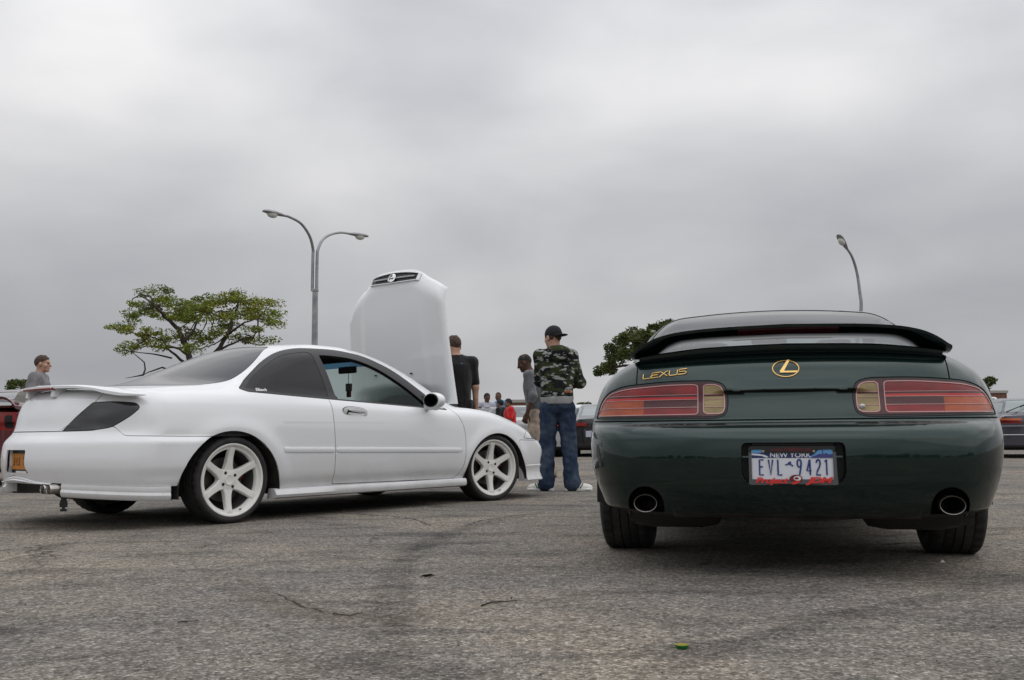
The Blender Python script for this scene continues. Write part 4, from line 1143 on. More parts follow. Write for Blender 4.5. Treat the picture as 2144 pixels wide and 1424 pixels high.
    yzpoly('skyline_print', [(.066, .0285), (.078, .035), (.092, .039), (.100, .044), (.110, .042), (.1115, .058), (.1135, .058), (.115, .042), (.124, .047), (.136, .041), (.148, .043), (.148, .0285)], -.0030, -.0022, mat('plate_violet', (.05, .05, .20), .45))
    def word(txt, size, y_, z_, m_, nm, xs=1.0, shear=0, bold=0, ex=.0006, off=-.0016, sp=1.0):
        me = text_mesh(txt, size, ex, xs, shear, bold, 'CENTER', sp)
        o = link(nm, me, m_, P); o.location = (off, -y_, z_); o.rotation_euler = (math.pi / 2, 0, -math.pi / 2); return o
    word('NEW YORK', .026, -.006, .0385, pm, 'state_lettering', 1.10, 0, .0004, .0005, -.0020)
    ch = {'E': [[(.5, 1), (-.5, 1), (-.5, -1), (.5, -1)], [(-.5, .08), (.35, .08)]], 'V': [[(-.55, 1), (0, -1), (.55, 1)]], 'L': [[(-.45, 1), (-.45, -1), (.6, -1)]],
          '9': [[(.5, .45), (.45, .85), (.2, 1), (-.2, 1), (-.5, .8), (-.5, .3), (-.2, .05), (.2, .05), (.45, .3), (.5, .5), (.4, .0), (0, -1)]], '4': [[(.2, 1), (-.55, -.45), (.6, -.45)], [(.25, 1), (.3, -1)]],
          '2': [[(-.5, .6), (-.35, .92), (0, 1), (.4, .88), (.5, .55), (.3, .1), (-.3, -.5), (-.5, -1), (.55, -1)]], '1': [[(-.4, .75), (.05, 1), (.1, -1)]]}
    for txt, y_ in (('E', -.113), ('V', -.079), ('L', -.046), ('9', .026), ('4', .061), ('2', .095), ('1', .124)):
        q_ = MB()
        for path in ch[txt]: q_.tube([(-.001, -(y_ + a * .0140), -.0066 + b_ * .0285) for a, b_ in path], .0032, 6)
        q_.build('plate_character', blue, P, smooth=60)
    yzpoly('state_outline', [(-.027, .004), (-.016, .008), (-.012, .014), (-.004, .015), (-.003, .006), (.005, -.001), (.000, -.004), (-.005, .001), (-.010, .003), (-.024, .001)], -.0025, 0, blue)
    # frame: grey sides and foot, black head with stepped lower edge
    yzpoly('frame_side', [(-.160, .050), (-.149, .050), (-.149, -.064), (-.160, -.064)], -.006, .006, fr); yzpoly('frame_side', [(.149, .050), (.160, .050), (.163, -.064), (.149, -.064)], -.006, .006, fr)
    yzpoly('frame_foot', rpoly([(-.160, -.052), (.163, -.052), (.166, -.073), (-.162, -.073)], [0, 0, .010, .010]), -.0062, .006, fr)
    yzpoly('frame_head', [(-.160, .050), (-.146, .061), (-.110, .061), (-.094, .048), (.070, .046), (.092, .059), (.142, .061), (.157, .050), (.157, .068), (.150, .0735), (-.152, .0735), (-.160, .066)], -.0058, .006, frk)
    word('www.718dubs.com', .0185, -.002, .0600, redd, 'frame_lettering', 1.05, 0, .0002, .0005, -.0064)
    word('Project', .030, -.080, -.0575, redl, 'frame_lettering', 1.45, .30, .0011, .0012, -.0072, .92)
    word('JDM', .030, .096, -.0565, redl, 'frame_lettering', 1.62, .30, .0014, .0012, -.0072, .92)
    e2 = lambda a, b_, cx, cz, n=24: [(cx + a * math.cos(q), cz + b_ * math.sin(q)) for q in np.linspace(0, 2 * math.pi, n, endpoint=False)]
    yzpoly('logo_disc', e2(.024, .0150, .012, -.0500), -.0078, -.006, redd); yzpoly('logo_arc', e2(.014, .0085, .017, -.0485), -.0086, -.0078, pm); yzpoly('logo_core', e2(.0075, .0042, .014, -.0485), -.0092, -.0086, redd)
    yzpoly('logo_tail', [(-.008, -.066), (.010, -.060), (.030, -.055), (.022, -.065), (.002, -.072)], -.0086, -.006, redl)
    for y_ in (-.105, .080):
        mb = MB(); mb.lathe([(.001, -.011), (.004, -.011), (.0055, -.006)], 12, 'x', (0, -y_, .0535 if y_ < 0 else .0530)); mb.build('frame_screw', mat('brass', (.5, .42, .25), .35, 1), P, smooth=40)
    for sg in (-1, 1):
        mb = MB(); mb.box((-.004, sg * .172 - .012, .030), (.004, sg * .172 + .012, .036)); mb.build('plate_clip', mat('clip_green', (.05, .09, .08), .4), P)
    mb = MB(); mb.box((-1.075, -.15, .508), (-1.03, .15, .520)); mb.build('plate_lamp', BLACKTRIM, car, bevel=.004)
    return car
def lxr_face(y_, z_):
    """x of the rear face at (y, z)"""
    t = np.linspace(-1.25, -.6, 1300); P = np.stack([t, np.full_like(t, y_), np.full_like(t, z_)], 1)
    k = np.nonzero(lxF(P) < 0)[0]
    return t[k[0]] if len(k) else -.85
build_lexus()
# ------------------------------------------------------------------ ground, far cars, lamps, trees, buildings
def asphalt():
    m = mat('asphalt', (.15, .145, .14), .92, spec=.25)
    t = nd(m, 'ShaderNodeTexCoord'); vec = t.outputs['Object']
    # aggregate
    v = nd(m, 'ShaderNodeTexVoronoi', feature='F1'); v.inputs['Scale'].default_value = 120; lk(m, vec, v.inputs['Vector'])
    sepc = nd(m, 'ShaderNodeSeparateColor'); lk(m, v.outputs['Color'], sepc.inputs[0])
    v2 = nd(m, 'ShaderNodeTexVoronoi', feature='F1'); v2.inputs['Scale'].default_value = 55; lk(m, vec, v2.inputs['Vector'])
    sep2 = nd(m, 'ShaderNodeSeparateColor'); lk(m, v2.outputs['Color'], sep2.inputs[0])
    stone = ramp_of(m, sepc.outputs[0], [(.0, (.062, .058, .054)), (.36, (.155, .144, .131)), (.70, (.265, .246, .222)), (.92, (.43, .405, .37)), (1.0, (.62, .60, .57))])
    stone2 = ramp_of(m, sep2.outputs[1], [(.0, (.085, .080, .074)), (.5, (.19, .178, .162)), (.88, (.255, .237, .214)), (1.0, (.42, .40, .37))])
    mx = nd(m, 'ShaderNodeMix', data_type='RGBA'); mx.inputs[0].default_value = .4; lk(m, stone.outputs[0], mx.inputs[6]); lk(m, stone2.outputs[0], mx.inputs[7])
    # broad wear: brown dusty zones and dark worn streaks
    n1 = tex_noise(m, .55, 6, .6); w1 = ramp_of(m, n1.outputs['Fac'], [(.34, (.70, .71, .74)), (.50, (.98, .95, .90)), (.68, (1.28, 1.17, 1.04))])
    n2 = tex_noise(m, 1.3, 7, .62, scl=(1.0, 2.6, 1)); n2.inputs['Distortion'].default_value = .6
    w2 = ramp_of(m, n2.outputs['Fac'], [(.36, (.62, .62, .63)), (.50, (1, 1, 1)), (.70, (1.12, 1.10, 1.08))])
    n3 = tex_noise(m, 22, 4, .6); w3 = ramp_of(m, n3.outputs['Fac'], [(.3, (.80, .80, .80)), (.7, (1.15, 1.15, 1.14))])
    cur = mx.outputs[2]
    for w in (w1, w2, w3):
        q = nd(m, 'ShaderNodeMix', data_type='RGBA', blend_type='MULTIPLY'); q.inputs[0].default_value = 1; lk(m, cur, q.inputs[6]); lk(m, w.outputs[0], q.inputs[7]); cur = q.outputs[2]
    # hairline cracks
    nw = tex_noise(m, 1.1, 5, .6); ad = nd(m, 'ShaderNodeVectorMath', operation='MULTIPLY_ADD'); lk(m, nw.outputs['Color'], ad.inputs[0]); ad.inputs[1].default_value = (1.3, 1.3, 0); lk(m, vec, ad.inputs[2])
    vc = nd(m, 'ShaderNodeTexVoronoi', feature='DISTANCE_TO_EDGE'); vc.inputs['Scale'].default_value = .42; lk(m, ad.outputs[0], vc.inputs['Vector'])
    cr = ramp_of(m, vc.outputs['Distance'], [(.0, (1, 1, 1)), (.0022, (1, 1, 1)), (.0045, (0, 0, 0))])
    nm = tex_noise(m, .7, 3, .5); mk = ramp_of(m, nm.outputs['Fac'], [(.50, (0, 0, 0)), (.60, (1, 1, 1))])
    mm = nd(m, 'ShaderNodeMath', operation='MULTIPLY'); lk(m, cr.outputs[0], mm.inputs[0]); lk(m, mk.outputs[0], mm.inputs[1])
    q = nd(m, 'ShaderNodeMix', data_type='RGBA'); lk(m, mm.outputs[0], q.inputs[0]); lk(m, cur, q.inputs[6]); q.inputs[7].default_value = (.035, .032, .030, 1)
    lk(m, q.outputs[2], bsdf(m).inputs['Base Color'])
    h1 = nd(m, 'ShaderNodeMath', operation='MULTIPLY_ADD'); lk(m, sepc.outputs[0], h1.inputs[0]); h1.inputs[1].default_value = .5; lk(m, n3.outputs['Fac'], h1.inputs[2])
    h2 = nd(m, 'ShaderNodeMath', operation='SUBTRACT'); lk(m, h1.outputs[0], h2.inputs[0]); lk(m, v.outputs['Distance'], h2.inputs[1])
    b = nd(m, 'ShaderNodeBump'); b.inputs['Strength'].default_value = .75; b.inputs['Distance'].default_value = .007; lk(m, h2.outputs[0], b.inputs['Height']); lk(m, b.outputs[0], bsdf(m).inputs['Normal'])
    return m
def build_ground():
    mb = MB(); mb.add([(-900, -400, 0), (900, -400, 0), (900, 1600, 0), (-900, 1600, 0)], [(0, 1, 2, 3)])
    o = mb.build('parking_lot', asphalt()); o['kind'] = 'structure'
    rnd = random.Random(11)
    CR = mat('crack_dark', (.022, .020, .018), .95)  # near-black for the strips laid along the cracks
    def crack(pix, w=.006, name='crack'):
        pts = [ground_at(*q)[:2] for q in pix]; fine = []
        for a, b in zip(pts[:-1], pts[1:]):
            n = max(2, int(np.linalg.norm(b - a) / .035))
            for i in range(n):
                t = i / n; j = rnd.gauss(0, .010); d = b - a; d = d / (np.linalg.norm(d) + 1e-9); fine.append(a + (b - a) * t + np.array([-d[1], d[0]]) * j)
        fine.append(pts[-1]); L = []; Q = []
        for i, q in enumerate(fine):
            d = fine[min(i + 1, len(fine) - 1)] - fine[max(i - 1, 0)]; d = d / (np.linalg.norm(d) + 1e-9); nn = np.array([-d[1], d[0]])
            ww = w * rnd.uniform(.25, 1.2) * min(1, .3 + 3 * min(i, len(fine) - 1 - i) / len(fine))
            L.append((*(q + nn * ww), .0025)); Q.append((*(q - nn * ww), .0025))
        n = len(L); mb = MB(); mb.add(L + Q, [(i, i + 1, n + i + 1, n + i) for i in range(n - 1)])
        mb.build(name, CR, o)
    crack([(735, 1076), (800, 1080), (862, 1086), (886, 1094), (905, 1101), (960, 1104)], .007)
    crack([(960, 1106), (1010, 1090), (1080, 1080), (1160, 1074)], .006)
    crack([(1160, 1074), (1235, 1070)], .004)
    crack([(400, 1150), (440, 1142), (470, 1136)], .004)
    crack([(560, 1240), (620, 1262), (700, 1290), (760, 1284)], .004)
    crack([(2060, 1037), (2144, 1037)], .010)
    crack([(60, 1150), (130, 1170)], .003)
build_ground()
def build_marks():
    def ribbon_mat(name, col, amt):
        m = bpy.data.materials.new(name); m.use_nodes = True; nt = m.node_tree; nt.nodes.clear()
        N = nt.nodes.new; at = N('ShaderNodeAttribute'); at.attribute_name = 'cover'
        tcn = N('ShaderNodeTexCoord'); n = N('ShaderNodeTexNoise'); n.inputs['Scale'].default_value = 9; n.inputs['Detail'].default_value = 7; n.inputs['Roughness'].default_value = .7; nt.links.new(tcn.outputs['Object'], n.inputs['Vector'])
        mr = N('ShaderNodeMapRange'); mr.inputs[1].default_value = .35; mr.inputs[2].default_value = .7; mr.inputs[4].default_value = amt; nt.links.new(n.outputs['Fac'], mr.inputs[0])
        mu = N('ShaderNodeMath'); mu.operation = 'MULTIPLY'; nt.links.new(at.outputs['Fac'], mu.inputs[0]); nt.links.new(mr.outputs[0], mu.inputs[1])
        di = N('ShaderNodeBsdfDiffuse'); di.inputs[0].default_value = (*col, 1); tr = N('ShaderNodeBsdfTransparent'); mx = N('ShaderNodeMixShader'); out = N('ShaderNodeOutputMaterial')
        nt.links.new(mu.outputs[0], mx.inputs[0]); nt.links.new(tr.outputs[0], mx.inputs[1]); nt.links.new(di.outputs[0], mx.inputs[2]); nt.links.new(mx.outputs[0], out.inputs[0]); return m
    lot = bpy.data.objects['parking_lot']
    dark = ribbon_mat('worn_rubber', (.05, .05, .052), .34); dust = ribbon_mat('pale_dust', (.34, .31, .27), .30)
    def ribbon(name, pix, w, m):
        pts = spl([ground_at(*q)[:2] for q in pix], 8); V_ = []; al = []
        for i, q in enumerate(pts):
            dd = pts[min(i + 1, len(pts) - 1)] - pts[max(i - 1, 0)]; dd = dd / (np.linalg.norm(dd) + 1e-9); nn = np.array([-dd[1], dd[0]])
            e_ = min(1, 4 * min(i, len(pts) - 1 - i) / len(pts))
            for k, a in ((-1, 0), (-.45, 1), (.45, 1), (1, 0)): V_.append((*(q + nn * w * k), .0015)); al.append(a * e_)
        F_ = [(i * 4 + j, i * 4 + j + 1, i * 4 + j + 5, i * 4 + j + 4) for i in range(len(pts) - 1) for j in range(3)]
        me = bpy.data.meshes.new(name); me.from_pydata(V_, [], F_); at = me.attributes.new('cover', 'FLOAT', 'POINT'); at.data.foreach_set('value', al); me.materials.append(m); link(name, me, None, lot)
    ribbon('tyre_mark', [(1235, 1060), (1080, 1082), (960, 1110), (880, 1150), (835, 1200), (815, 1270), (812, 1345), (830, 1420)], .10, dark)
    ribbon('tyre_mark', [(1300, 1440), (1450, 1375), (1640, 1325), (1850, 1275), (2144, 1225)], .09, dark)
    ribbon('dust_streak', [(880, 1240), (1000, 1185), (1120, 1165), (1262, 1140)], .09, dust)
    ribbon('dust_streak', [(0, 1372), (60, 1366), (140, 1352)], .04, dust)
    ribbon('dust_streak', [(430, 1190), (560, 1250), (680, 1290), (820, 1300), (960, 1270)], .12, ribbon_mat('brown_dust', (.20, .165, .125), .40))
build_marks()

def genF(L, W, H, roof0, roof1, deck, hoodz, belt=.86, nose=.0, rear=.0):
    """a plain saloon or coupe: x from 0 (rear) to L (front)"""
    rx = pch([.0, roof0 * .35, roof0, (roof0 + roof1) / 2, roof1, roof1 + (L - roof1) * .5], [deck - .03, deck + (H - deck) * .32, H - .03, H, H - .035, hoodz - .06])
    tp = pch([0, .12, roof0 * .5, L * .55, L * .75, L - .3, L], [deck - .09, deck - .01, deck + .015, deck, hoodz, hoodz - .10, hoodz - .28])
    wz = pch([.15, .3, .5, .7, .85, 1.0], [W / 2 - .05, W / 2 - .02, W / 2, W / 2 - .01, W / 2 - .04, W / 2 - .10])
    cw = pch([.8, .95, 1.15, 1.4], [W / 2 - .06, W / 2 - .11, W / 2 - .20, W / 2 - .29])
    def F(P):
        x, y, z = P[:, 0], P[:, 1], P[:, 2]; ay = np.abs(y)
        f = smax(ay - wz(z) + .10 * np.maximum(np.abs(x - L / 2) / (L / 2) - .6, 0) ** 2 * 2, z - tp(x) + .05 * (ay / .7) ** 2, .10)
        f = smax(f, .02 + rear * np.maximum(z - .6, 0) + .12 * (ay / .8) ** 3 - x + .05 * np.maximum(.4 - z, 0), .10); f = smax(f, x - L + .25 * (ay / .8) ** 3, .15)
        f = smax(f, .20 - z, .04)
        cab = smax(ay - cw(z), (z - rx(x + .12 * (ay / .6) ** 2 * np.tanh((x - L * .45) * 2))) * .9 + .02, .10)
        cab = np.maximum(np.maximum(cab, .75 - z), np.maximum(.05 - x, x - L * .85))
        return smin(f, cab, .05)
    return F, cw, rx
WINDOW = mat('far_window', (.05, .06, .065), .05, 0, 0, .9, ior=1.7)
def far_car(name, label, org, psi, paint, L=4.4, W=1.7, H=1.36, roof0=1.3, roof1=2.4, deck=.95, hoodz=.85, lamp=None, lampm=None, plate=None, wing=None, extra=None, h=.03, glassm=None, cat='car'):
    fr_ = Frame(org, psi)
    car = thing(name, label, cat, (org[0], org[1], 0), fr_.rz)
    F, cw, rx = genF(L, W, H, roof0, roof1, deck, hoodz)
    S = surfnet(F, (-.1, -W / 2 - .1, .12), (L + .1, W / 2 + .1, H + .12), h)
    for cx in (.85, L - .95):
        x, ay, z = S.V[:, 0], np.abs(S.V[:, 1]), S.V[:, 2]
        _, S = S.split(np.maximum(np.hypot(x - cx, z - .30) - .35, .5 - ay))
    # glazing: everything of the cabin above the belt, below the roof, minus pillars
    x, ay, z = S.V[:, 0], np.abs(S.V[:, 1]), S.V[:, 2]
    ends = np.maximum(ay - (cw(z) - .09), z - (H - .085)); sides = np.maximum(np.maximum(np.minimum(np.abs(x - (roof0 + roof1) / 2 - .1) * -1 + .03, 1), (cw(z) - .05) - ay), np.maximum(z - (H - .12), np.maximum(roof0 * .55 - x, x - roof1 - .45)))
    f = np.maximum(np.minimum(ends, sides), np.maximum(deck + .035 - z, -1))
    g, S = S.split(f)
    gm = glassm or WINDOW
    if not g.empty(): g.offset(-.004).make('window', gm, car)
    if lamp is not None:
        x, ay, z = S.V[:, 0], np.abs(S.V[:, 1]), S.V[:, 2]
        for (poly, m_, nm) in lamp:
            x, ay, z = S.V[:, 0], np.abs(S.V[:, 1]), S.V[:, 2]
            l, S = S.split(np.maximum(sdpoly(np.stack([ay, z], 1), np.array(poly)), x - .5))
            for q in lr(l): q.offset(.002).make(nm, m_, car)
    x, ay, z = S.V[:, 0], np.abs(S.V[:, 1]), S.V[:, 2]
    lo_, up_ = S.split(np.minimum(np.abs(z - .625) - .006, z - .26))
    lo_.offset(-.006).make('trim_line', GAP, car)
    up_.make('body_shell', paint, car)
    mb = MB(); mb.box((.3, -W / 2 + .12, .16), (L - .3, W / 2 - .12, .40)); mb.build('underbody', UNDER, car)
    tm = None
    for cx in (.85, L - .95):
        for sg in (-1, 1):
            w = bpy.data.objects.new('wheel', None); COL.objects.link(w); w.parent = car; w.location = (cx, sg * (W / 2 - .115), .30); w.rotation_euler = (0, 0, 0 if sg < 0 else math.pi)
            if tm is None:
                a = tyre_mesh(.30, .20, .20, 20, False).build('tyre', RUBBER, w, smooth=50); mb = MB(); mb.lathe([(.001, -.06), (.10, -.08), (.19, -.07), (.20, -.09), (.2, .08), (.001, .08)], 24); b = mb.build('rim', mat('alloy', (.5, .5, .5), .35, 1), w, smooth=40); tm = (a, b)
            else:
                for q in tm: c = q.copy(); COL.objects.link(c); c.parent = w
    if plate:
        y_, z_, m_ = plate
        MB().box((-.02, y_ - .15, z_ - .075), (.03, y_ + .15, z_ + .075)).build('licence_plate', m_, car)
    if extra: extra(car)
    return car
def rectp(y0, y1, z0, z1, r=.02): return rpoly([(y0, z0), (y1, z0), (y1, z1), (y0, z1)], r)
def car_paint(n, c, rough=.35, metal=.2): return mat(n, c, rough, metal, 1.0)
def build_far_cars():
    lr_ = mat('far_red_lens', (.22, .012, .010), .2, 0, .5); la_ = mat('far_amber_lens', (.45, .10, .02), .2, 0, .5); blk = mat('far_black_lens', (.010, .008, .008), .25)
    pw = mat('far_plate', (.45, .47, .55), .5)
    # maroon coupe with wing
    maroon = car_paint('maroon_paint', (.105, .016, .020))
    def ex(car):
        mb = MB(); rs = []
        for y_ in np.linspace(-.66, .66, 25):
            z_ = 1.06 - .03 * (abs(y_) / .66) ** 4; e_ = max(0, (abs(y_) - .50) / .16); z_ -= .09 * e_ ** 2
            rs.append([(.02, y_, z_ + .012), (.03, y_, z_ - .02), (.20, y_, z_ - .055), (.26, y_, z_ - .03), (.18, y_, z_ + .002)])
        mb.rings(rs, True, True, True); mb.build('rear_wing', maroon, car, smooth=40)
        mb = MB(); mb.rings([[(.02, y_, .93), (.0, y_, .955), (.22, y_, .965), (.22, y_, .92)] for y_ in np.linspace(-.60, .60, 9)], True, True, True); mb.build('wing_strip', maroon, car, smooth=40)
        for sg in (-1, 1):
            MB().tube([(.10, sg * .60, .93), (.12, sg * .61, .99)], .04, 8).build('wing_foot', maroon, car)
            # square red lamp frames with dark centres
        MB().tube([(1.15, .45, 1.25), (.75, .55, 1.75)], .004, 6).build('aerial', BLACKTRIM, car)
    g = at_depth(-80, 900, 12.0)
    far_car('maroon_coupe', 'maroon coupe with a rear wing and square red tail lamps', (g[0], g[1]), 8, maroon, L=4.4, W=1.70, H=1.26, roof0=1.35, roof1=2.3, deck=.93, hoodz=.80,
            lamp=[(rectp(.52, .62, .68, .84, .01), blk, 'lamp_centre'), (rectp(.46, .68, .66, .875, .02), lr_, 'tail_lamp')], extra=ex)
    g = at_depth(-70, 900, 17.5)
    far_car('silver_saloon', 'pale blue-grey saloon parked beyond the maroon coupe', (g[0], g[1]), 62, car_paint('blue_grey_paint', (.20, .23, .28), .35, .5), L=4.5, H=1.43, roof0=1.2, roof1=2.6)
    g = at_depth(215, 900, 15.0)
    far_car('pale_coupe', 'pale silver coupe mostly hidden behind the white coupe\'s rear deck', (g[0], g[1]), 75, car_paint('pale_silver_paint', (.36, .40, .43), .35, .4), L=4.3, H=1.31, roof0=1.25, roof1=2.2)
    # dark saloon with three-diamond badge
    dark = car_paint('graphite_paint', (.012, .012, .015), .3, .2)
    def ex2(car):
        w = mat('badge_white', (.7, .7, .72), .3, .6)
        for k in range(3):
            a = math.pi / 2 + k * 2 * math.pi / 3; u = np.array([math.cos(a), math.sin(a)]); v = np.array([-u[1], u[0]])
            q = [u * .002, u * .034 + v * .0185, u * .066, u * .034 - v * .0185]
            MB().prism([(p_[0] + .33, p_[1] + .80) for p_ in q], -.012, .05, 'yz').build('badge_diamond', w, car)
    g = ground_at(1262, 957)
    far_car('graphite_saloon', 'near-black saloon with a three-diamond badge parked behind the green coupe', (g[0] + .15, g[1]), 2, dark, L=4.6, W=1.75, H=1.36, roof0=1.45, roof1=2.6, deck=.98, hoodz=.85, plate=(.40, .56, pw), extra=ex2, lamp=[(rectp(.52, .80, .74, .84), lr_, 'tail_lamp')], glassm=mat('far_window_pale', (.25, .29, .29), .08, 0, 0, .9))
    g = at_depth(1180, 900, 24.5)
    far_car('silver_hatchback', 'silver car glimpsed between the legs of the person in jeans', (g[0] - .75, g[1]), -4, car_paint('silver_paint', (.42, .43, .44), .35, .6), L=4.3, H=1.33, roof0=.9, roof1=2.5, lamp=[(rectp(.55, .78, .70, .84), lr_, 'tail_lamp')])
    g = at_depth(1085, 900, 26.5)
    far_car('white_saloon', 'white saloon parked beyond the boy in red', (g[0], g[1]), 50, car_paint('far_white_paint', (.72, .72, .72), .4, 0), L=4.6, H=1.38, glassm=mat('far_window_pale', (.25, .29, .29), .08, 0, 0, .9))
    g = at_depth(945, 900, 23.0)
    far_car('black_coupe', 'black coupe with a red-edged wing beyond the person in black', (g[0], g[1]), 20, car_paint('far_black_paint', (.008, .008, .009), .3, 0), L=4.4, H=1.26, extra=lambda c: (MB().box((-.02, -.66, 1.16), (.22, .66, 1.20)).build('rear_wing', car_paint('far_black_paint', (.008, .008, .009)), c), MB().box((-.035, -.66, 1.165), (-.022, .66, 1.185)).build('wing_edge', lr_, c), MB().box((.05, -.5, .90), (.12, -.46, 1.165)).build('wing_post', BLACKTRIM, c), MB().box((.05, .46, .90), (.12, .5, 1.165)).build('wing_post', BLACKTRIM, c)))
    # grey hatchback at the right edge
    grey = car_paint('violet_grey_paint', (.055, .054, .075), .35, .3)
    def ex3(car):
        MB().tube([(.10, .62, .93), (.13, .56, .955), (.26, .20, 1.10)], [.016, .012, .008], 8).build('wiper_arm', BLACKTRIM, car)
        MB().tube([(.21, .34, 1.035), (.33, .02, 1.165)], .016, 8).build('wiper_blade', BLACKTRIM, car)
        MB().tube([(.02, .82, .47), (-.015, .6, .47), (-.02, -.6, .47), (.02, -.82, .47)], .012, 8).build('bumper_trim', mat('pale_trim', (.45, .45, .47), .4), car)
        MB().box((-.015, -.80, .635), (.03, .80, .66)).build('bumper_shelf', mat('grey_trim', (.2, .2, .21), .5), car)
    g = ground_at(2160, 960)
    far_car('grey_hatchback', 'violet-grey hatchback with a rear wiper parked beyond the green coupe', (g[0] + .25, g[1]), 14, grey, L=4.1, W=1.66, H=1.26, roof0=.55, roof1=2.2, deck=.90, hoodz=.80,
            lamp=[(rectp(.36, .78, .765, .805, .004), la_, 'indicator'), (rectp(.36, .80, .70, .765, .004), lr_, 'tail_lamp')], extra=ex3, h=.025, glassm=mat('far_window_pale', (.25, .29, .29), .08, 0, 0, .9))
    g = at_depth(2060, 900, 30.0)
    far_car('white_van', 'white car whose roof shows above the violet-grey hatchback', (g[0], g[1]), 10, car_paint('far_white_paint', (.72, .72, .72), .4, 0), L=4.4, H=1.62, roof0=.4, roof1=2.6)
build_far_cars()

# ------------------------------------------------------------------ lamp posts
GALV = vary(mat('galvanised_steel', (.30, .305, .315), .5, .55), (.24, .245, .255), (.36, .365, .37), 3)
LENSL = mat('lamp_lens', (.55, .55, .52), .25, 0, .3)
def lamp_head(root, tip, d):
    d = nrm(d); r = nrm(np.cross(d, [0, 0, 1.])); u = np.cross(r, d)
    M = np.stack([d, r, u], 1)
    mb = MB(); rs = []
    for x_, w, hu, hd in ((-.10, .06, .04, .04), (.05, .09, .07, .05), (.35, .15, .10, .06), (.62, .17, .10, .05), (.80, .12, .06, .03), (.86, .03, .02, .01)):
        rs.append([np.array(tip) + M @ np.array([x_, w * math.cos(q), (hu if math.sin(q) > 0 else hd) * math.sin(q)]) for q in np.linspace(0, 2 * math.pi, 14, endpoint=False)])
    mb.rings(rs, True, True, True); hd_ = mb.build('lamp_head', GALV, root, smooth=50)
    mb = MB(); rs = []
    for k, z_ in ((1, -.03), (.95, -.09), (.7, -.15), (.3, -.18)):
        rs.append([np.array(tip) + M @ np.array([.45 + .22 * k * math.cos(q), .145 * k * math.sin(q), z_]) for q in np.linspace(0, 2 * math.pi, 16, endpoint=False)])
    mb.rings(rs, True, False, True); mb.build('lamp_lens', LENSL, hd_, smooth=60)
def build_lamps():
    d = 38.0; base = at_depth(657, 900, d); base[2] = 0
    t = thing('lamp_post', 'tall grey lamp post with two curved arms rising behind the white coupe', 'lamp post', tuple(base))
    b = lambda px, py, dd: np.array(at_depth(px, py, dd)) - base
    topz = b(658, 608, d)[2]
    mb = MB(); mb.rings([[(a * .115 * k, c * .115 * k, z_) for a, c in ((-1, -.7), (-.7, -1), (.7, -1), (1, -.7), (1, .7), (.7, 1), (-.7, 1), (-1, .7))] for z_, k in ((0, 1.25), (3.3, 1.05), (3.31, .95), (topz, .80))], True, True, True); mb.build('pole', GALV, t)
    mb = MB(); mb.box((-.3, -.3, 0), (.3, .3, .45)); mb.build('concrete_base', vary(mat('concrete', (.32, .31, .29), .9), (.26, .25, .24), (.38, .37, .35), 4), t, bevel=.03)
    mb = MB(); mb.box((-.11, -.11, topz - .05), (.11, .11, topz + .05)); mb.build('collar', GALV, t, bevel=.01)
    L = [b(654, 610, d), b(655, 540, d), b(655, 520, d - .05), b(648, 494, d - .4), b(630, 468, d - 1.0), b(605, 454, d - 1.5), b(592, 451, d - 1.7)]
    Rr = [b(663, 610, d), b(664, 540, d), b(666, 522, d + .05), b(675, 503, d + .4), b(692, 491, d + 1.0), b(715, 487, d + 1.5), b(734, 490, d + 1.8)]
    for pts in (L, Rr):
        q = spl(pts, 5); MB().tube(q, list(np.linspace(.062, .045, len(q))), 10).build('arm', GALV, t, smooth=50)
        lamp_head(t, pts[-1], pts[-1] - pts[-2])
    d = 46.0; base = at_depth(1803, 900, d); base[2] = 0
    t = thing('lamp_post', 'single-arm grey lamp post rising behind the green coupe\'s roof', 'lamp post', tuple(base))
    b = lambda px, py, dd: np.array(at_depth(px, py, dd)) - base
    pts = [np.array([0, 0, 5.0]), b(1803, 645, d), b(1800, 610, d), b(1794, 570, d), b(1784, 538, d - .3), b(1772, 519, d - .6)]
    MB().tube([(0, 0, 0), (0, 0, 5.02)], [.13, .09], 10).build('pole', GALV, t, smooth=50)
    q = spl(pts, 5); MB().tube(q, list(np.linspace(.085, .05, len(q))), 10).build('arm', GALV, t, smooth=50)
    lamp_head(t, pts[-1], pts[-1] - pts[-2])
build_lamps()

# ------------------------------------------------------------------ trees
BARK = vary(mat('bark', (.05, .04, .032), .95), (.028, .023, .02), (.075, .06, .048), 6, bump=.6, bscale=20)
def leafmat(name, a, b, c):
    m = mat(name, a, .7, spec=.25)
    g = nd(m, 'ShaderNodeNewGeometry'); r = ramp_of(m, g.outputs['Random Per Island'], [(0, a), (.5, b), (1, c)])
    n = tex_noise(m, .55, 3, .5); q = ramp_of(m, n.outputs['Fac'], [(.35, (.75, .85, .7)), (.65, (1.35, 1.15, 1.0))])
    x = nd(m, 'ShaderNodeMix', data_type='RGBA', blend_type='MULTIPLY'); x.inputs[0].default_value = 1; lk(m, r.outputs[0], x.inputs[6]); lk(m, q.outputs[0], x.inputs[7])
    lk(m, x.outputs[2], bsdf(m).inputs['Base Color']); bsdf(m).inputs['Subsurface Weight'].default_value = 0
    return m
LEAF1 = leafmat('locust_leaves', (.095, .150, .024), (.145, .190, .028), (.23, .23, .035))
LEAF2 = leafmat('oak_leaves', (.038, .060, .018), (.060, .085, .024), (.095, .115, .032))
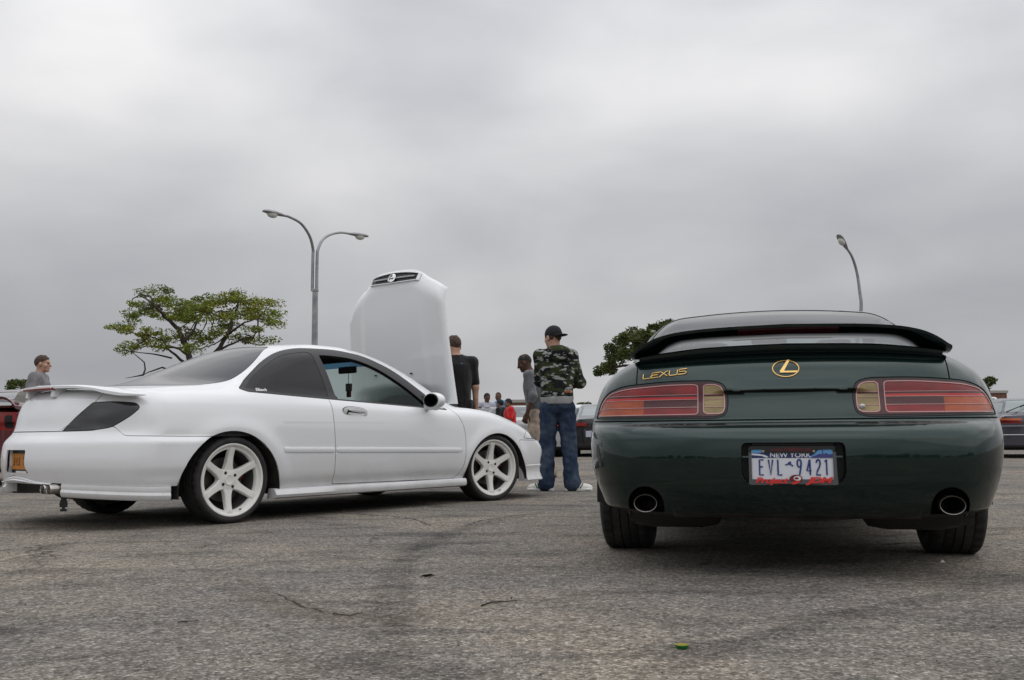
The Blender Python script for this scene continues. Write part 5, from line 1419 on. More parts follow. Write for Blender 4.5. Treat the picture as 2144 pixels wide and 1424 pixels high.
def leaves(mb_v, mb_f, c, r, n, size, rng, droop=.0):
    q = rng.normal(size=(n, 3)); q /= np.linalg.norm(q, axis=1)[:, None]; q *= rng.uniform(.15, 1, (n, 1)) ** .45
    P = c + q * r
    a = rng.uniform(0, 2 * math.pi, n); ti = rng.normal(0, .55, n); s = size * rng.uniform(.6, 1.35, n)
    d = np.stack([np.cos(a) * np.cos(ti), np.sin(a) * np.cos(ti), np.sin(ti) - droop], 1); w = np.cross(d, rng.normal(size=(n, 3))); w /= np.linalg.norm(w, axis=1)[:, None] + 1e-9
    k = sum(len(x) for x in mb_v)
    V = np.stack([P - d * s[:, None], P + w * s[:, None] * .42, P + d * s[:, None], P - w * s[:, None] * .42], 1).reshape(-1, 3)
    mb_v.append(V); mb_f.append(np.arange(4 * n).reshape(-1, 4) + k)
def quads_object(name, vs, fs, m, parent):
    V = np.vstack(vs); Fq = np.vstack(fs)
    me = bpy.data.meshes.new(name); me.vertices.add(len(V)); me.vertices.foreach_set('co', V.astype(np.float32).ravel())
    me.loops.add(Fq.size); me.loops.foreach_set('vertex_index', Fq.astype(np.int32).ravel()); me.polygons.add(len(Fq)); me.polygons.foreach_set('loop_start', np.arange(0, Fq.size, 4, dtype=np.int32)); me.update(); me.materials.append(m)
    return link(name, me, None, parent)
def branchy(mb, a, b, r0, r1, rng, bend=.12, n=6):
    a, b = np.array(a, float), np.array(b, float); L = np.linalg.norm(b - a); o = rng.normal(0, bend * L, 3)
    pts = [a + (b - a) * t + o * math.sin(math.pi * t) + rng.normal(0, .02 * L, 3) * (0 < t < 1) for t in np.linspace(0, 1, n)]
    mb.tube(pts, list(np.linspace(r0, r1, n)), 7); return pts
def tree_from(label, base_px, d, clumps, limbs, leafm, seed, dens=1.0, size=.075, flat=.55, twigs=(), spray=1.0):
    rng = np.random.default_rng(seed)
    base = at_depth(base_px, 900, d); base[2] = 0
    t = thing('tree', label, 'tree', tuple(base))
    B = lambda px, py, dd=0: np.array(at_depth(px, py, d + dd)) - base
    mb = MB()
    for pts, r0, r1 in limbs:
        q = [B(px, py, dd) if py < 5000 else np.array([0, 0, 0]) for px, py, dd in pts]
        q = spl(q, 4); q = [p + rng.normal(0, .025, 3) * (1 if 0 < i < len(q) - 1 else 0) for i, p in enumerate(q)]
        mb.tube(q, list(np.linspace(r0, r1, len(q))), 7)
    vs, fs = [], []
    sc_ = d / 2100.
    ends = [B(*l[0][-1]) for l in limbs]
    for (px, py, rx, ry) in clumps:
        dd = rng.normal(0, 1.0); c = B(px, py, dd); r = np.array([rx * sc_, rx * sc_ * .9, ry * sc_]) * .85
        # a clump is several smaller sprays
        ns = max(3, int(rx * ry / 55))
        for k in range(ns):
            cc = c + rng.normal(0, .55, 3) * r
            leaves(vs, fs, cc, np.array([.34, .34, .34 * flat * .5]) * rng.uniform(.5, 1.25) * (d / 30) * spray, int(70 * dens), size, rng)
        e_ = min(ends, key=lambda p: np.linalg.norm(p - c)); branchy(mb, e_, c, .028, .008, rng, .10)
        for _ in range(2): branchy(mb, c, c + rng.normal(0, .6, 3) * r, .010, .004, rng, .1, 4)
    for pts in twigs:
        q = spl([B(px, py, dd) for px, py, dd in pts], 4); mb.tube(q, list(np.linspace(.03, .005, len(q))), 5)
    mb.build('trunk', BARK, t, smooth=60)
    quads_object('crown', vs, fs, leafm, t)
    return t
def build_trees():
    cl = [(345, 607, 18, 6), (310, 612, 26, 7), (335, 622, 32, 9), (352, 632, 24, 9), (300, 640, 30, 12), (320, 652, 40, 12), (290, 655, 24, 9), (275, 662, 18, 7), (372, 640, 24, 10), (395, 645, 30, 16), (360, 662, 44, 14), (400, 668, 36, 14), (440, 632, 26, 13), (418, 628, 16, 8), (435, 655, 34, 16), (465, 660, 28, 14),
          (485, 615, 22, 11), (470, 630, 28, 14), (500, 632, 32, 15), (525, 645, 30, 14), (548, 628, 20, 9), (560, 640, 24, 10), (572, 655, 16, 8), (545, 660, 30, 12), (505, 660, 34, 14), (572, 670, 14, 6), (560, 680, 26, 7), (535, 690, 22, 8), (480, 680, 28, 12), (270, 682, 30, 8), (250, 688, 20, 6), (300, 690, 24, 9), (330, 695, 26, 9), (345, 712, 22, 10), (305, 702, 22, 7), (290, 715, 14, 5), (275, 726, 8, 5), (262, 731, 6, 5), (335, 725, 26, 9), (415, 700, 26, 12), (435, 712, 24, 14), (400, 722, 20, 12), (450, 700, 22, 10), (380, 700, 14, 8), (500, 700, 20, 8), (520, 712, 18, 6), (555, 715, 14, 4)]
    limbs = [([(410, 9999, 0), (405, 850, 0), (398, 760, 0), (388, 715, 0), (368, 685, 0), (345, 660, -.3), (325, 640, -.5)], .13, .03), ([(405, 850, 0), (425, 770, .2), (455, 735, .3), (475, 700, .3), (490, 660, .4), (500, 630, .5)], .10, .025), ([(475, 700, .3), (505, 680, .2), (540, 665, 0)], .045, .015), ([(388, 715, 0), (410, 680, .3), (432, 650, .6)], .045, .015), ([(395, 745, 0), (350, 720, -.4), (310, 702, -.6)], .04, .012), ([(398, 770, 0), (360, 735, -.3), (330, 727, -.5)], .05, .015), ([(455, 735, .3), (500, 712, .5), (530, 708, .6)], .04, .012), ([(390, 800, .2), (340, 770, 0), (300, 785, -.2)], .04, .012)]
    tw = [[(360, 750, -.3), (325, 742, -.5), (290, 738, -.6), (250, 733, -.8)], [(300, 785, -.2), (285, 788, -.3), (262, 792, -.4)], [(500, 712, .5), (540, 722, .6), (575, 730, .6)], [(330, 727, -.5), (305, 725, -.6), (270, 737, -.8)], [(475, 700, .3), (450, 720, .2), (400, 735, .1)]]
    tree_from('spreading tree with sparse yellow-green layered foliage behind the white coupe', 405, 30.0, cl, limbs, LEAF1, 3, 1.25, .042, flat=.85, twigs=tw, spray=.95)
    cl = [(1395, 685, 18, 9), (1375, 690, 24, 10), (1355, 700, 28, 12), (1335, 705, 26, 12), (1310, 703, 26, 10), (1300, 715, 22, 10), (1325, 725, 30, 14), (1355, 722, 30, 14), (1385, 712, 22, 14), (1410, 700, 24, 16), (1430, 710, 30, 20), (1290, 735, 20, 11), (1310, 745, 26, 11), (1285, 750, 14, 8), (1335, 748, 22, 10), (1268, 772, 14, 8), (1256, 778, 7, 5), (1280, 765, 10, 6), (1370, 740, 30, 14), (1420, 740, 40, 24)]
    limbs = [([(1400, 9999, 0), (1395, 850, 0), (1380, 780, 0), (1360, 735, 0), (1335, 712, 0)], .22, .05), ([(1395, 850, 0), (1400, 760, .2), (1405, 715, .2)], .16, .04), ([(1380, 780, 0), (1320, 765, -.2), (1275, 772, -.4)], .07, .02)]
    tree_from('dense dark green tree rising behind the green coupe', 1400, 30.0, cl, limbs, LEAF2, 5, 2.0, .052, flat=1.5, spray=.70)
    def small(label, px, d, cl, seed): tree_from(label, px, d, cl, [([(px, 9999, 0), (px, 900, 0), (px, cl[0][1] + cl[0][3], 0)], .15, .05)], LEAF2, seed, 1.2, .08, flat=1.5, spray=.45)
    small('far dark tree peeking above the pale blue-grey saloon', 45, 45., [(40, 806, 26, 7), (58, 801, 12, 6), (25, 810, 14, 5), (70, 808, 20, 8)], 9)
    small('far round tree standing beside the chain-link fence', 1240, 55., [(1225, 846, 16, 10), (1240, 852, 20, 10), (1218, 858, 14, 10), (1250, 862, 20, 12)], 10)
    small('far low tree beyond the person in black', 1005, 70., [(1003, 853, 10, 6), (1012, 856, 8, 6), (995, 858, 8, 6)], 12)
    small('far sprig of a tree showing beside the green coupe', 2068, 40., [(2068, 802, 5, 5), (2072, 798, 4, 3), (2064, 812, 6, 6), (2055, 815, 10, 10)], 13)
    # woods beyond the lot, behind the photographer (they mirror in the paintwork)
    rng = np.random.default_rng(2); vs, fs = [], []
    for k in range(260):
        x = rng.uniform(-110, 110); y = -60 - rng.uniform(0, 14); hgt = 3.6 + 1.8 * math.sin(x * .09) + 1.2 * math.sin(x * .31 + 1) + rng.uniform(-.8, .8)
        for z in np.arange(.6, hgt, 1.1): leaves(vs, fs, np.array([x, y, z]) + rng.normal(0, .4, 3), np.array([1.6, 1.2, .9]), 36, .42, rng)
    o = quads_object('distant_woods', vs, fs, LEAF2, None); o['kind'] = 'stuff'; o['label'] = 'dark line of woods along the far edge of the lot'; o['category'] = 'woods'
build_trees()
def far_woods():
    rng = np.random.default_rng(21); vs, fs = [], []
    for k in range(420):
        x = rng.uniform(-150, 170); y = 135 + rng.uniform(0, 12); hgt = 2.3 + .7 * math.sin(x * .11) + .5 * math.sin(x * .37 + 2) + rng.uniform(-.5, .4)
        for z in np.arange(.5, hgt, .9): leaves(vs, fs, np.array([x, y, z]) + rng.normal(0, .3, 3), np.array([1.3, .9, .7]), 26, .34, rng)
    o = quads_object('far_woods', vs, fs, LEAF2, None); o['kind'] = 'stuff'; o['label'] = 'low line of trees along the horizon beyond the fence'; o['category'] = 'woods'
far_woods()

# ------------------------------------------------------------------ fence and far buildings
def build_edges():
    FN = mat('fence_steel', (.11, .12, .12), .6, .4)
    y0 = 33.0
    f = thing('chain_link_fence', 'chain-link fence with grey rails along the far edge of the lot', 'fence', (0, y0, 0))
    p0 = None
    for x in np.arange(-21, 22.1, 3.0):
        if p0 is None: p0 = MB().tube([(0, 0, 0), (0, 0, 1.5)], .04, 8).build('post', FN, f, smooth=50); o = p0
        else: o = p0.copy(); COL.objects.link(o); o.parent = f
        o.location = (x, 0, 0)
    for z in (1.45, 1.18, .12): MB().tube([(-21, 0, z), (21, 0, z)], .028, 8).build('rail', FN, f, smooth=50)
    mb = MB()
    for x in np.arange(-3, 9, .16):
        mb.tube([(x, .03, .12), (x + 1.33, .03, 1.45)], .003, 3, cap=False); mb.tube([(x + 1.33, .035, .12), (x, .035, 1.45)], .003, 3, cap=False)
    o = mb.build('mesh_wire', FN, f); o['kind'] = 'stuff'
    BR = mat('far_brick', (.16, .075, .05), .9); vary(BR, (.12, .058, .042), (.20, .10, .07), 3)
    STN = mat('far_coping', (.34, .33, .31), .9)
    def block(label, px0, px1, pyt, d, rows, deep=14):
        a, b = at_depth(px0, 900, d), at_depth(px1, 900, d); z = at_depth((px0 + px1) / 2, pyt, d)[2]
        t = thing('brick_building', label, 'building', (a[0], a[1], 0)); w = b[0] - a[0]
        MB().box((0, 0, 0), (w, deep, z)).build('wall', BR, t)
        MB().box((-.15, -.15, z), (w + .15, deep + .15, z + .35)).build('coping', STN, t)
        n = max(2, int(w / 3.2)); w0 = None
        for r in range(rows):
            for k in range(n):
                if w0 is None:
                    w0 = MB().box((-.6, -.06, -.7), (.6, .03, .7)).build('window', mat('far_pane', (.05, .055, .06), .15), t); o = w0
                else: o = w0.copy(); COL.objects.link(o); o.parent = t
                o.location = ((k + .5) * w / n, 0, z - 1.5 - r * 3.0)
    block('long brown brick building above the violet-grey hatchback', 2062, 2112, 823, 140., 2)
    block('low brown brick building far beyond the boy in red', 1060, 1102, 843, 120., 1)
build_edges()

# ------------------------------------------------------------------ litter on the asphalt
def build_litter():
    g = ground_at(1428, 1358)
    t = thing('bottle_cap', 'green crimped bottle cap lying upside down on the asphalt', 'bottle cap', (g[0], g[1], .001))
    prof = [(.0, .0), (.0125, 0), (.0138, .0025), (.0143, .0075)]
    mb = MB(); rs = []
    for r, z in prof + [(.0134, .0075), (.0128, .0022), (.001, .0015)]:
        rs.append([(max(r, .0005) * (1 + (.05 * math.cos(21 * q) if z > .005 else 0)) * math.cos(q), max(r, .0005) * (1 + (.05 * math.cos(21 * q) if z > .005 else 0)) * math.sin(q), z) for q in np.linspace(0, 2 * math.pi, 84, endpoint=False)])
    mb.rings(rs[:4], True, False, False); mb.build('shell', mat('cap_green', (.01, .16, .03), .3, .4, .5), t, smooth=50)
    mb = MB(); mb.rings(rs[3:], True, False, True); mb.build('liner', mat('cap_yellow', (.45, .42, .10), .4, .2), t, smooth=50); t.scale = (1.2, 1.2, 1.25)
    TW = mat('twig_bark', (.035, .025, .018), .9)
    for i, (pix, lab, r) in enumerate((([(1008, 1270), (1030, 1263), (1055, 1262), (1082, 1259)], 'bent brown twig with a bud on the asphalt', .0028), ([(372, 1304), (395, 1302), (415, 1301)], 'short thin twig lying on the open asphalt', .0018), ([(698, 1285), (730, 1290), (760, 1283)], 'thin curved twig in a dusty crack', .0018), ([(1465, 1182), (1488, 1182)], 'short dark twig behind the green coupe\'s shadow', .0022))):
        pts = [ground_at(*q) for q in pix]; c = np.mean(pts, 0); t = thing('twig', lab, 'twig', (c[0], c[1], 0))
        q = spl([p - np.array([c[0], c[1], 0]) + np.array([0, 0, r * 1.2]) for p in pts], 4)
        MB().tube(q, list(np.linspace(r, r * .5, len(q))), 6).build('stem', TW, t, smooth=60)
        if i == 0:
            p = ground_at(1070, 1255); p = p - np.array([c[0], c[1], 0]); MB().tube([p + np.array([0, 0, .002]), p + np.array([.004, .003, .008])], [.003, .0015], 6).build('bud', TW, t, smooth=60)
    g = ground_at(896, 1208); t = thing('dead_leaf', 'curled dark dead leaf lying on the asphalt', 'leaf', (g[0], g[1], 0))
    mb = MB(); mb.add([(-.035, 0, .002), (-.015, -.012, .010), (.01, -.010, .014), (.032, 0, .006), (.012, .012, .004), (-.012, .012, .003), (0, 0, .002)], [(0, 1, 6), (1, 2, 6), (2, 3, 6), (3, 4, 6), (4, 5, 6), (5, 0, 6)]); mb.build('blade', mat('dead_leaf', (.022, .018, .014), .9), t)
    g = ground_at(1973, 1178); t = thing('paper_scrap', 'tiny crumpled white scrap beside the green coupe\'s shadow', 'scrap', (g[0], g[1], 0))
    mb = MB(); mb.add([(-.012, -.008, .001), (.010, -.010, .002), (.013, .006, .001), (-.008, .010, .002), (.001, .0, .013)], [(0, 1, 4), (1, 2, 4), (2, 3, 4), (3, 0, 4), (0, 3, 2, 1)]); mb.build('scrap_sheet', mat('scrap_white', (.65, .65, .62), .7), t)
    rng = np.random.default_rng(6); PB = mat('pebble', (.20, .185, .17), .9)
    mb = MB()
    for k in range(500):
        py = rng.uniform(1090, 1424); px = rng.uniform(0, 2144); g = ground_at(px, py); r = rng.uniform(.0015, .0042)
        ring = lambda z, s: [(g[0] + r * s * math.cos(q) * rng.uniform(.8, 1.2), g[1] + r * s * math.sin(q) * rng.uniform(.8, 1.2), z) for q in np.linspace(0, 2 * math.pi, 5, endpoint=False)]
        mb.rings([ring(-.001, 1), ring(r * .6, .9), ring(r, .4)], True, False, True)
    o = mb.build('grit', vary(PB, (.09, .085, .08), (.38, .36, .33), 30), None); o['kind'] = 'stuff'; o['label'] = 'loose grit scattered over the asphalt'; o['category'] = 'grit'
build_litter()
# ------------------------------------------------------------------ people
def rc(P, a, b, ra, rb):
    a = np.array(a, float); b = np.array(b, float); e_ = b - a; w = P - a
    t = np.clip(w @ e_ / (e_ @ e_ + 1e-12), 0, 1)
    return np.linalg.norm(w - t[:, None] * e_, axis=1) - (ra + (rb - ra) * t)
def ellip(P, c, r, M=None):
    q = P - np.array(c, float)
    if M is not None: q = q @ M
    r = np.array(r, float)
    k0 = np.linalg.norm(q / r, axis=1); k1 = np.linalg.norm(q / (r * r), axis=1) + 1e-9
    return k0 * (k0 - 1) / k1
def su(fs, k):
    f = fs[0]
    for g in fs[1:]: f = smin(f, g, k)
    return f
_rng = np.random.default_rng(7)
_W = _rng.normal(size=(18, 3)); _PH = _rng.uniform(0, 6.28, 18)
def wob(P, fr, n=18, seed=0):
    """smooth folds: a sum of waves"""
    v = np.zeros(len(P))
    for i in range(n):
        w = np.roll(_W[i], seed); v += np.sin(P @ (w * fr) + _PH[(i + seed) % 18])
    return v / n ** .5

SKIN = {k: vary(mat('skin_' + k, c, .55, spec=.35), tuple(q * .85 for q in c), tuple(min(1, q * 1.12) for q in c), 25) for k, c in
        dict(light=(.46, .27, .19), dark=(.075, .038, .024), tan=(.22, .115, .07), brown=(.115, .058, .036)).items()}
HAIR = {k: mat('hair_' + k, c, .75) for k, c in dict(black=(.010, .009, .009), brown=(.055, .032, .020), stubble=(.032, .020, .015)).items()}
def cloth(name, c, rough=.9, var=.75, sc_=9, sheen=.2):
    return vary(mat(name, c, rough, sheen=sheen, spec=.2), tuple(q * var for q in c), tuple(min(1, q * 1.15) for q in c), sc_, bump=.2, bscale=260)
def denim():
    m = mat('denim', (.06, .10, .18), .9, spec=.15)
    n = tex_noise(m, 5, 5, .6); n2 = tex_noise(m, 90, 3, .7, scl=(1, 1, .3))
    a = nd(m, 'ShaderNodeMath', operation='MULTIPLY_ADD'); lk(m, n2.outputs['Fac'], a.inputs[0]); a.inputs[1].default_value = .35; lk(m, n.outputs['Fac'], a.inputs[2])
    r = ramp_of(m, a.outputs[0], [(.45, (.012, .018, .034)), (.66, (.026, .041, .074)), (.95, (.085, .108, .14))]); lk(m, r.outputs[0], bsdf(m).inputs['Base Color'])
    return m
def camo():
    m = mat('camouflage_cloth', (.1, .1, .1), .9, spec=.15)
    a = tex_noise(m, 10.0, 3.5, .6, scl=(.75, .75, 1.45)); r = ramp_of(m, a.outputs['Fac'], [(0, (.013, .014, .016)), (.505, (.034, .043, .019))], 'CONSTANT')
    mp = a.inputs['Vector'].links[0].from_node
    b = tex_noise(m, 12.0, 3.5, .62, scl=(.7, .7, 1.8)); b.inputs['Vector'].links[0].from_node.inputs['Location'].default_value = (3.3, 1.2, 5.1)
    t = nd(m, 'ShaderNodeMath', operation='GREATER_THAN'); lk(m, b.outputs['Fac'], t.inputs[0]); t.inputs[1].default_value = .567
    mx = nd(m, 'ShaderNodeMix', data_type='RGBA'); lk(m, t.outputs[0], mx.inputs[0]); lk(m, r.outputs[0], mx.inputs[6]); mx.inputs[7].default_value = (.30, .30, .29, 1)
    lk(m, mx.outputs[2], bsdf(m).inputs['Base Color'])
    return m

class Pose: pass
def pose(pelvis=(0, 0, .95), chest=(0, .0, 1.26), neck=(0, -.01, 1.46), head=(0, .02, 1.62), look=(0, 1, 0), yaw=0, sh=.185,
         elL=(-.27, -.02, 1.15), wrL=(-.28, .10, .90), elR=(.27, -.02, 1.15), wrR=(.28, .10, .90),
         knL=(-.11, .03, .50), anL=(-.12, -.02, .08), knR=(.11, .03, .50), anR=(.12, -.02, .08), toeL=(-.3, 1, 0), toeR=(.3, 1, 0), shr=(1, 0, 0), shz=-.045):
    p = Pose(); p.pelvis, p.chest, p.neck, p.head = map(lambda v: np.array(v, float), (pelvis, chest, neck, head))
    p.look = nrm(look); p.sr = nrm(shr)
    p.shL = p.neck - p.sr * sh + np.array([0, 0, shz]); p.shR = p.neck + p.sr * sh + np.array([0, 0, shz])
    for k, v in dict(elL=elL, wrL=wrL, elR=elR, wrR=wrR, knL=knL, anL=anL, knR=knR, anR=anR).items(): setattr(p, k, np.array(v, float))
    p.hpL = p.pelvis - p.sr * .09 + np.array([0, 0, -.03]); p.hpR = p.pelvis + p.sr * .09 + np.array([0, 0, -.03])
    p.toeL, p.toeR = nrm(toeL), nrm(toeR)
    up = p.head - p.neck; up = nrm(up * .35 + np.array([0, 0, 1.]) * .3)
    r = nrm(np.cross(p.look, up)); u = nrm(np.cross(r, p.look))
    p.HM = np.stack([r, p.look, u], 1)      # columns: right, forward, up
    p.fw = nrm(np.cross(np.array([0, 0, 1.]), p.sr))
    return p
def headF(p, P, grow=0.0):
    q = (P - p.head) @ p.HM
    f = ellip(q, (0, -.012, .030), (.076 + grow, .097 + grow, .094 + grow))
    if grow: return f
    f = smin(f, ellip(q, (0, .022, -.048), (.060, .072, .068)), .03)
    f = smin(f, ellip(q, (0, .070, -.092), (.026, .022, .020)), .02)                      # chin
    f = smin(f, rc(q, (0, .088, .012), (0, .108, -.026), .009, .0135), .012)               # nose
    f = smin(f, rc(q, (-.035, .080, .026), (.035, .080, .026), .010, .010), .018)           # brow
    for s in (-1, 1):
        f = smax(f, -(np.linalg.norm(q - np.array([s * .031, .097, .008]), axis=1) - .013), .014)   # eye socket
        f = smin(f, ellip(q, (s * .079, -.008, -.008), (.011, .021, .032)), .008)            # ear
        f = smin(f, ellip(q, (s * .045, .055, -.025), (.022, .022, .022)), .02)              # cheek
    f = smin(f, ellip(q, (0, .089, -.052), (.023, .010, .006)), .006); f = smin(f, ellip(q, (0, .086, -.064), (.020, .010, .007)), .006)
    return f
def handF(P, wr, d, side, palm, curl=.5):
    """palm and five fingers; d along the forearm, palm = palm normal"""
    d = nrm(d); palm = nrm(palm - d * np.dot(palm, d)); s = nrm(np.cross(d, palm)) * side
    M = np.stack([s, d, palm], 1)
    q = (P - wr) @ M
    f = ellip(q, (0, .048, .0), (.040, .052, .016))
    for i, (x_, ln) in enumerate(((-.030, .062), (-.010, .076), (.011, .082), (.031, .074))):
        a = np.array([x_, .085, 0]); l1, l2, l3 = ln * .45, ln * .32, ln * .25
        c1, c2, c3 = curl * .5, curl * 1.1, curl * 1.6
        b = a + l1 * np.array([x_ * .8, math.cos(c1), math.sin(c1)]); c = b + l2 * np.array([0, math.cos(c2), math.sin(c2)]); e_ = c + l3 * np.array([0, math.cos(c3), math.sin(c3)])
        f = smin(f, np.minimum(np.minimum(rc(q, a, b, .0095, .0088), rc(q, b, c, .0088, .008)), rc(q, c, e_, .008, .0068)), .004)
    a = np.array([.030, .020, .004]); b = np.array([.058, .052, .014]); c = np.array([.062, .082, .024])
    f = smin(f, np.minimum(rc(q, a, b, .013, .011), rc(q, b, c, .0105, .0085)), .008)
    return f
def bodyF(p, P, o):
    fs = [headF(p, P), rc(P, p.neck - (p.neck - p.chest) * .1, p.head + p.HM @ np.array([0, -.02, -.05]), .058, .052)]
    k = .03
    t = [ellip(P, p.chest + p.fw * .0, (.150, .105, .20), np.stack([p.sr, p.fw, np.cross(p.sr, p.fw)], 1)), ellip(P, p.pelvis + np.array([0, 0, .05]), (.150, .105, .15), np.stack([p.sr, p.fw, np.cross(p.sr, p.fw)], 1)),
         rc(P, p.pelvis, p.chest, .11, .115), rc(P, p.shL, p.shR, .055, .055), rc(P, p.chest + np.array([0, 0, .1]), p.neck, .10, .06)]
    fs.append(su(t, .06))
    for S in 'LR':
        sh, el, wr = getattr(p, 'sh' + S), getattr(p, 'el' + S), getattr(p, 'wr' + S)
        fs += [rc(P, sh, el, .050, .040), rc(P, el, wr, .040, .027)]
        hp, kn, an = getattr(p, 'hp' + S), getattr(p, 'kn' + S), getattr(p, 'an' + S)
        fs += [rc(P, hp, kn, .078, .048), rc(P, kn, kn * .6 + an * .4 - p.fw * .006, .046, .046), rc(P, kn * .6 + an * .4 - p.fw * .006, an, .046, .034)]
        to = getattr(p, 'toe' + S); fs.append(rc(P, an + np.array([0, 0, -.035]), an + to * .15 + np.array([0, 0, -.045]), .034, .026))
    f = su(fs, k)
    for S, sd in (('L', -1), ('R', 1)):
        wr, el = getattr(p, 'wr' + S), getattr(p, 'el' + S)
        palm = o.get('palm' + S, -sd * p.sr)
        f = smin(f, handF(P, wr, wr - el, o.get('thumb' + S, -sd), np.array(palm, float), o.get('curl', .55)), .015)
    return f
def torsoC(p, P, g, arms=1.0, ag=.018, belly=0):
    fr = np.stack([p.sr, p.fw, np.cross(p.sr, p.fw)], 1)
    t = [ellip(P, p.chest, (.162 + g, .115 + g, .21 + g), fr), ellip(P, p.pelvis + np.array([0, 0, .08]), (.155 + g, .115 + g + belly, .17), fr), rc(P, p.pelvis + np.array([0, 0, .02]), p.chest, .125 + g, .128 + g),
         rc(P, p.shL, p.shR, .062 + g * .6, .062 + g * .6), rc(P, p.chest + np.array([0, 0, .1]), p.neck - np.array([0, 0, .02]), .11 + g, .072)]
    f = su(t, .07)
    for S in 'LR':
        sh, el, wr = getattr(p, 'sh' + S), getattr(p, 'el' + S), getattr(p, 'wr' + S)
        if arms <= 1: f = smin(f, rc(P, sh, sh + (el - sh) * arms, .064 + ag * .5, .054 + ag), .04)
        else:
            f = smin(f, rc(P, sh, el, .064 + ag * .5, .052 + ag), .04); f = smin(f, rc(P, el, el + (wr - el) * (arms - 1), .052 + ag, .040 + ag * .8), .03)
    return f
def legsC(p, P, g, end=1.0, flare=0.0, sag=0.0):
    fr = np.stack([p.sr, p.fw, np.cross(p.sr, p.fw)], 1)
    f = su([ellip(P, p.pelvis + np.array([0, 0, -.01]), (.160 + g * .6, .120 + g * .6, .14), fr)], .05)
    for S in 'LR':
        hp, kn, an = getattr(p, 'hp' + S), getattr(p, 'kn' + S), getattr(p, 'an' + S)
        hp = hp + np.array([0, 0, -sag])
        f = smin(f, rc(P, hp, kn, .092 + g, .070 + g), .03)
        if end > 0: f = smin(f, rc(P, kn, kn + (an - kn) * end, .070 + g, .058 + g + flare), .03)
    return f
def bounds(p, pad=.22):
    A = np.stack([p.pelvis, p.chest, p.neck, p.head, p.shL, p.shR, p.elL, p.elR, p.wrL, p.wrR, p.knL, p.knR, p.anL, p.anR])
    lo, hi = A.min(0) - pad, A.max(0) + pad; lo[2] = max(lo[2], -.01); return lo, hi
def person(label, loc, rz, H, p, skin, top=None, bottom=None, hair=None, shoes=None, cap=None, h=.012, group=None, opts=None):
    o = opts or {}
    root = thing('person', label, 'person', loc, rz, group); root.scale = (H / 1.75,) * 3
    lo, hi = bounds(p)
    surfnet(lambda P: bodyF(p, P, o), lo, hi, h * .9).make('body', SKIN[skin], root)
    for s in (-1, 1):
        c = p.head + p.HM @ np.array([s * .031, .081, .008]); q = MB(); q.lathe([(.001, -.011), (.008, -.008), (.011, 0), (.008, .008), (.001, .011)], 10, 'z', tuple(c)); q.build('eye', mat('eye', (.03, .025, .02), .2), root, smooth=60)
    if hair:
        kind, hm, th, line = hair
        def hF(P):
            q = (P - p.head) @ p.HM
            f = headF(p, P, th) + .003 * wob(P, 90)
            return np.maximum(np.maximum(f, -(q[:, 2] - line - np.maximum(q[:, 1] - .0, 0) * .75 + np.maximum(-q[:, 1] - .03, 0) * .9)), q[:, 1] - .078)
        surfnet(hF, p.head - .16, p.head + .17, .009).make('hair', hm, root)
    if top:
        m_, g, arms, hem, ag, fold = top[:6]
        ax = nrm(p.neck - p.pelvis)
        def tF(P):
            f = torsoC(p, P, g, arms, ag) + fold * (wob(P * np.array([1, 1, .55]), 22) + .5 * wob(P * np.array([1, 1, .4]), 55, seed=1))
            f = smax(f, hem - ((P - p.pelvis) @ ax), .012)
            return smax(f, -(rc(P, p.neck + np.array([0, 0, .03]), p.head, .066, .07)), .012)
        surfnet(tF, lo - .05, hi + .05, h).make('shirt' if arms <= 1 else 'jacket', m_, root)
    if bottom:
        m_, g, end, flare, fold, topz = bottom[:6]
        def lF(P):
            f = legsC(p, P, g, end, flare, bottom[6] if len(bottom) > 6 else 0) + fold * (wob(P * np.array([1.2, 1.2, .30]), 30, seed=2) + .7 * wob(P * np.array([.8, .8, .9]), 48, seed=1))
            return smax(f, P[:, 2] - topz, .015)
        surfnet(lF, lo - .05, hi + .05, h).make('trousers', m_, root)
    if shoes:
        for S in 'LR':
            an, to = getattr(p, 'an' + S), getattr(p, 'toe' + S); si = np.cross(to, [0, 0, 1.])
            M = np.stack([to, si, np.array([0, 0, 1.])], 1)
            def sF(P):
                q = (P - an * np.array([1, 1, 0])) @ M
                f = smin(ellip(q, (.09, 0, .038), (.125, .047, .044)), ellip(q, (-.01, 0, .065), (.06, .044, .062)), .03)
                f = smax(f, q[:, 2] - .115, .01)
                so = np.maximum(np.maximum(np.abs(q[:, 0] - .065) - .148 + 1.2 * q[:, 1] ** 2 * 6, np.abs(q[:, 1]) - .050 + .012 * sstep(.02, -.06, q[:, 0])), np.maximum(q[:, 2] - .028, .002 - q[:, 2]))
                return smin(f, so, .006)
            c = an * np.array([1, 1, 0]); so_ = surfnet(sF, c + np.array([-.24, -.24, -.01]), c + np.array([.24, .24, .14]), .009)
            sh_ = so_.make('shoe', shoes[0], root)
            if len(shoes) > 1:
                for sd in (-1, 1):
                    for k in range(3):
                        mb = MB(); b0 = .030 + k * .027
                        rs = []
                        for t in np.linspace(0, 1, 6):
                            xx = b0 + .030 * t; zz = .030 + .052 * t; yy = sd * (.0485 - .016 * t * t)
                            rs.append([c + M @ np.array([xx + a, yy + b * sd, zz]) for a, b in ((-.006, -.004), (.006, -.004), (.006, .003), (-.006, .003))])
                        mb.rings(rs, True, True, True); mb.build('shoe_stripe', shoes[1], sh_)
    return root, p

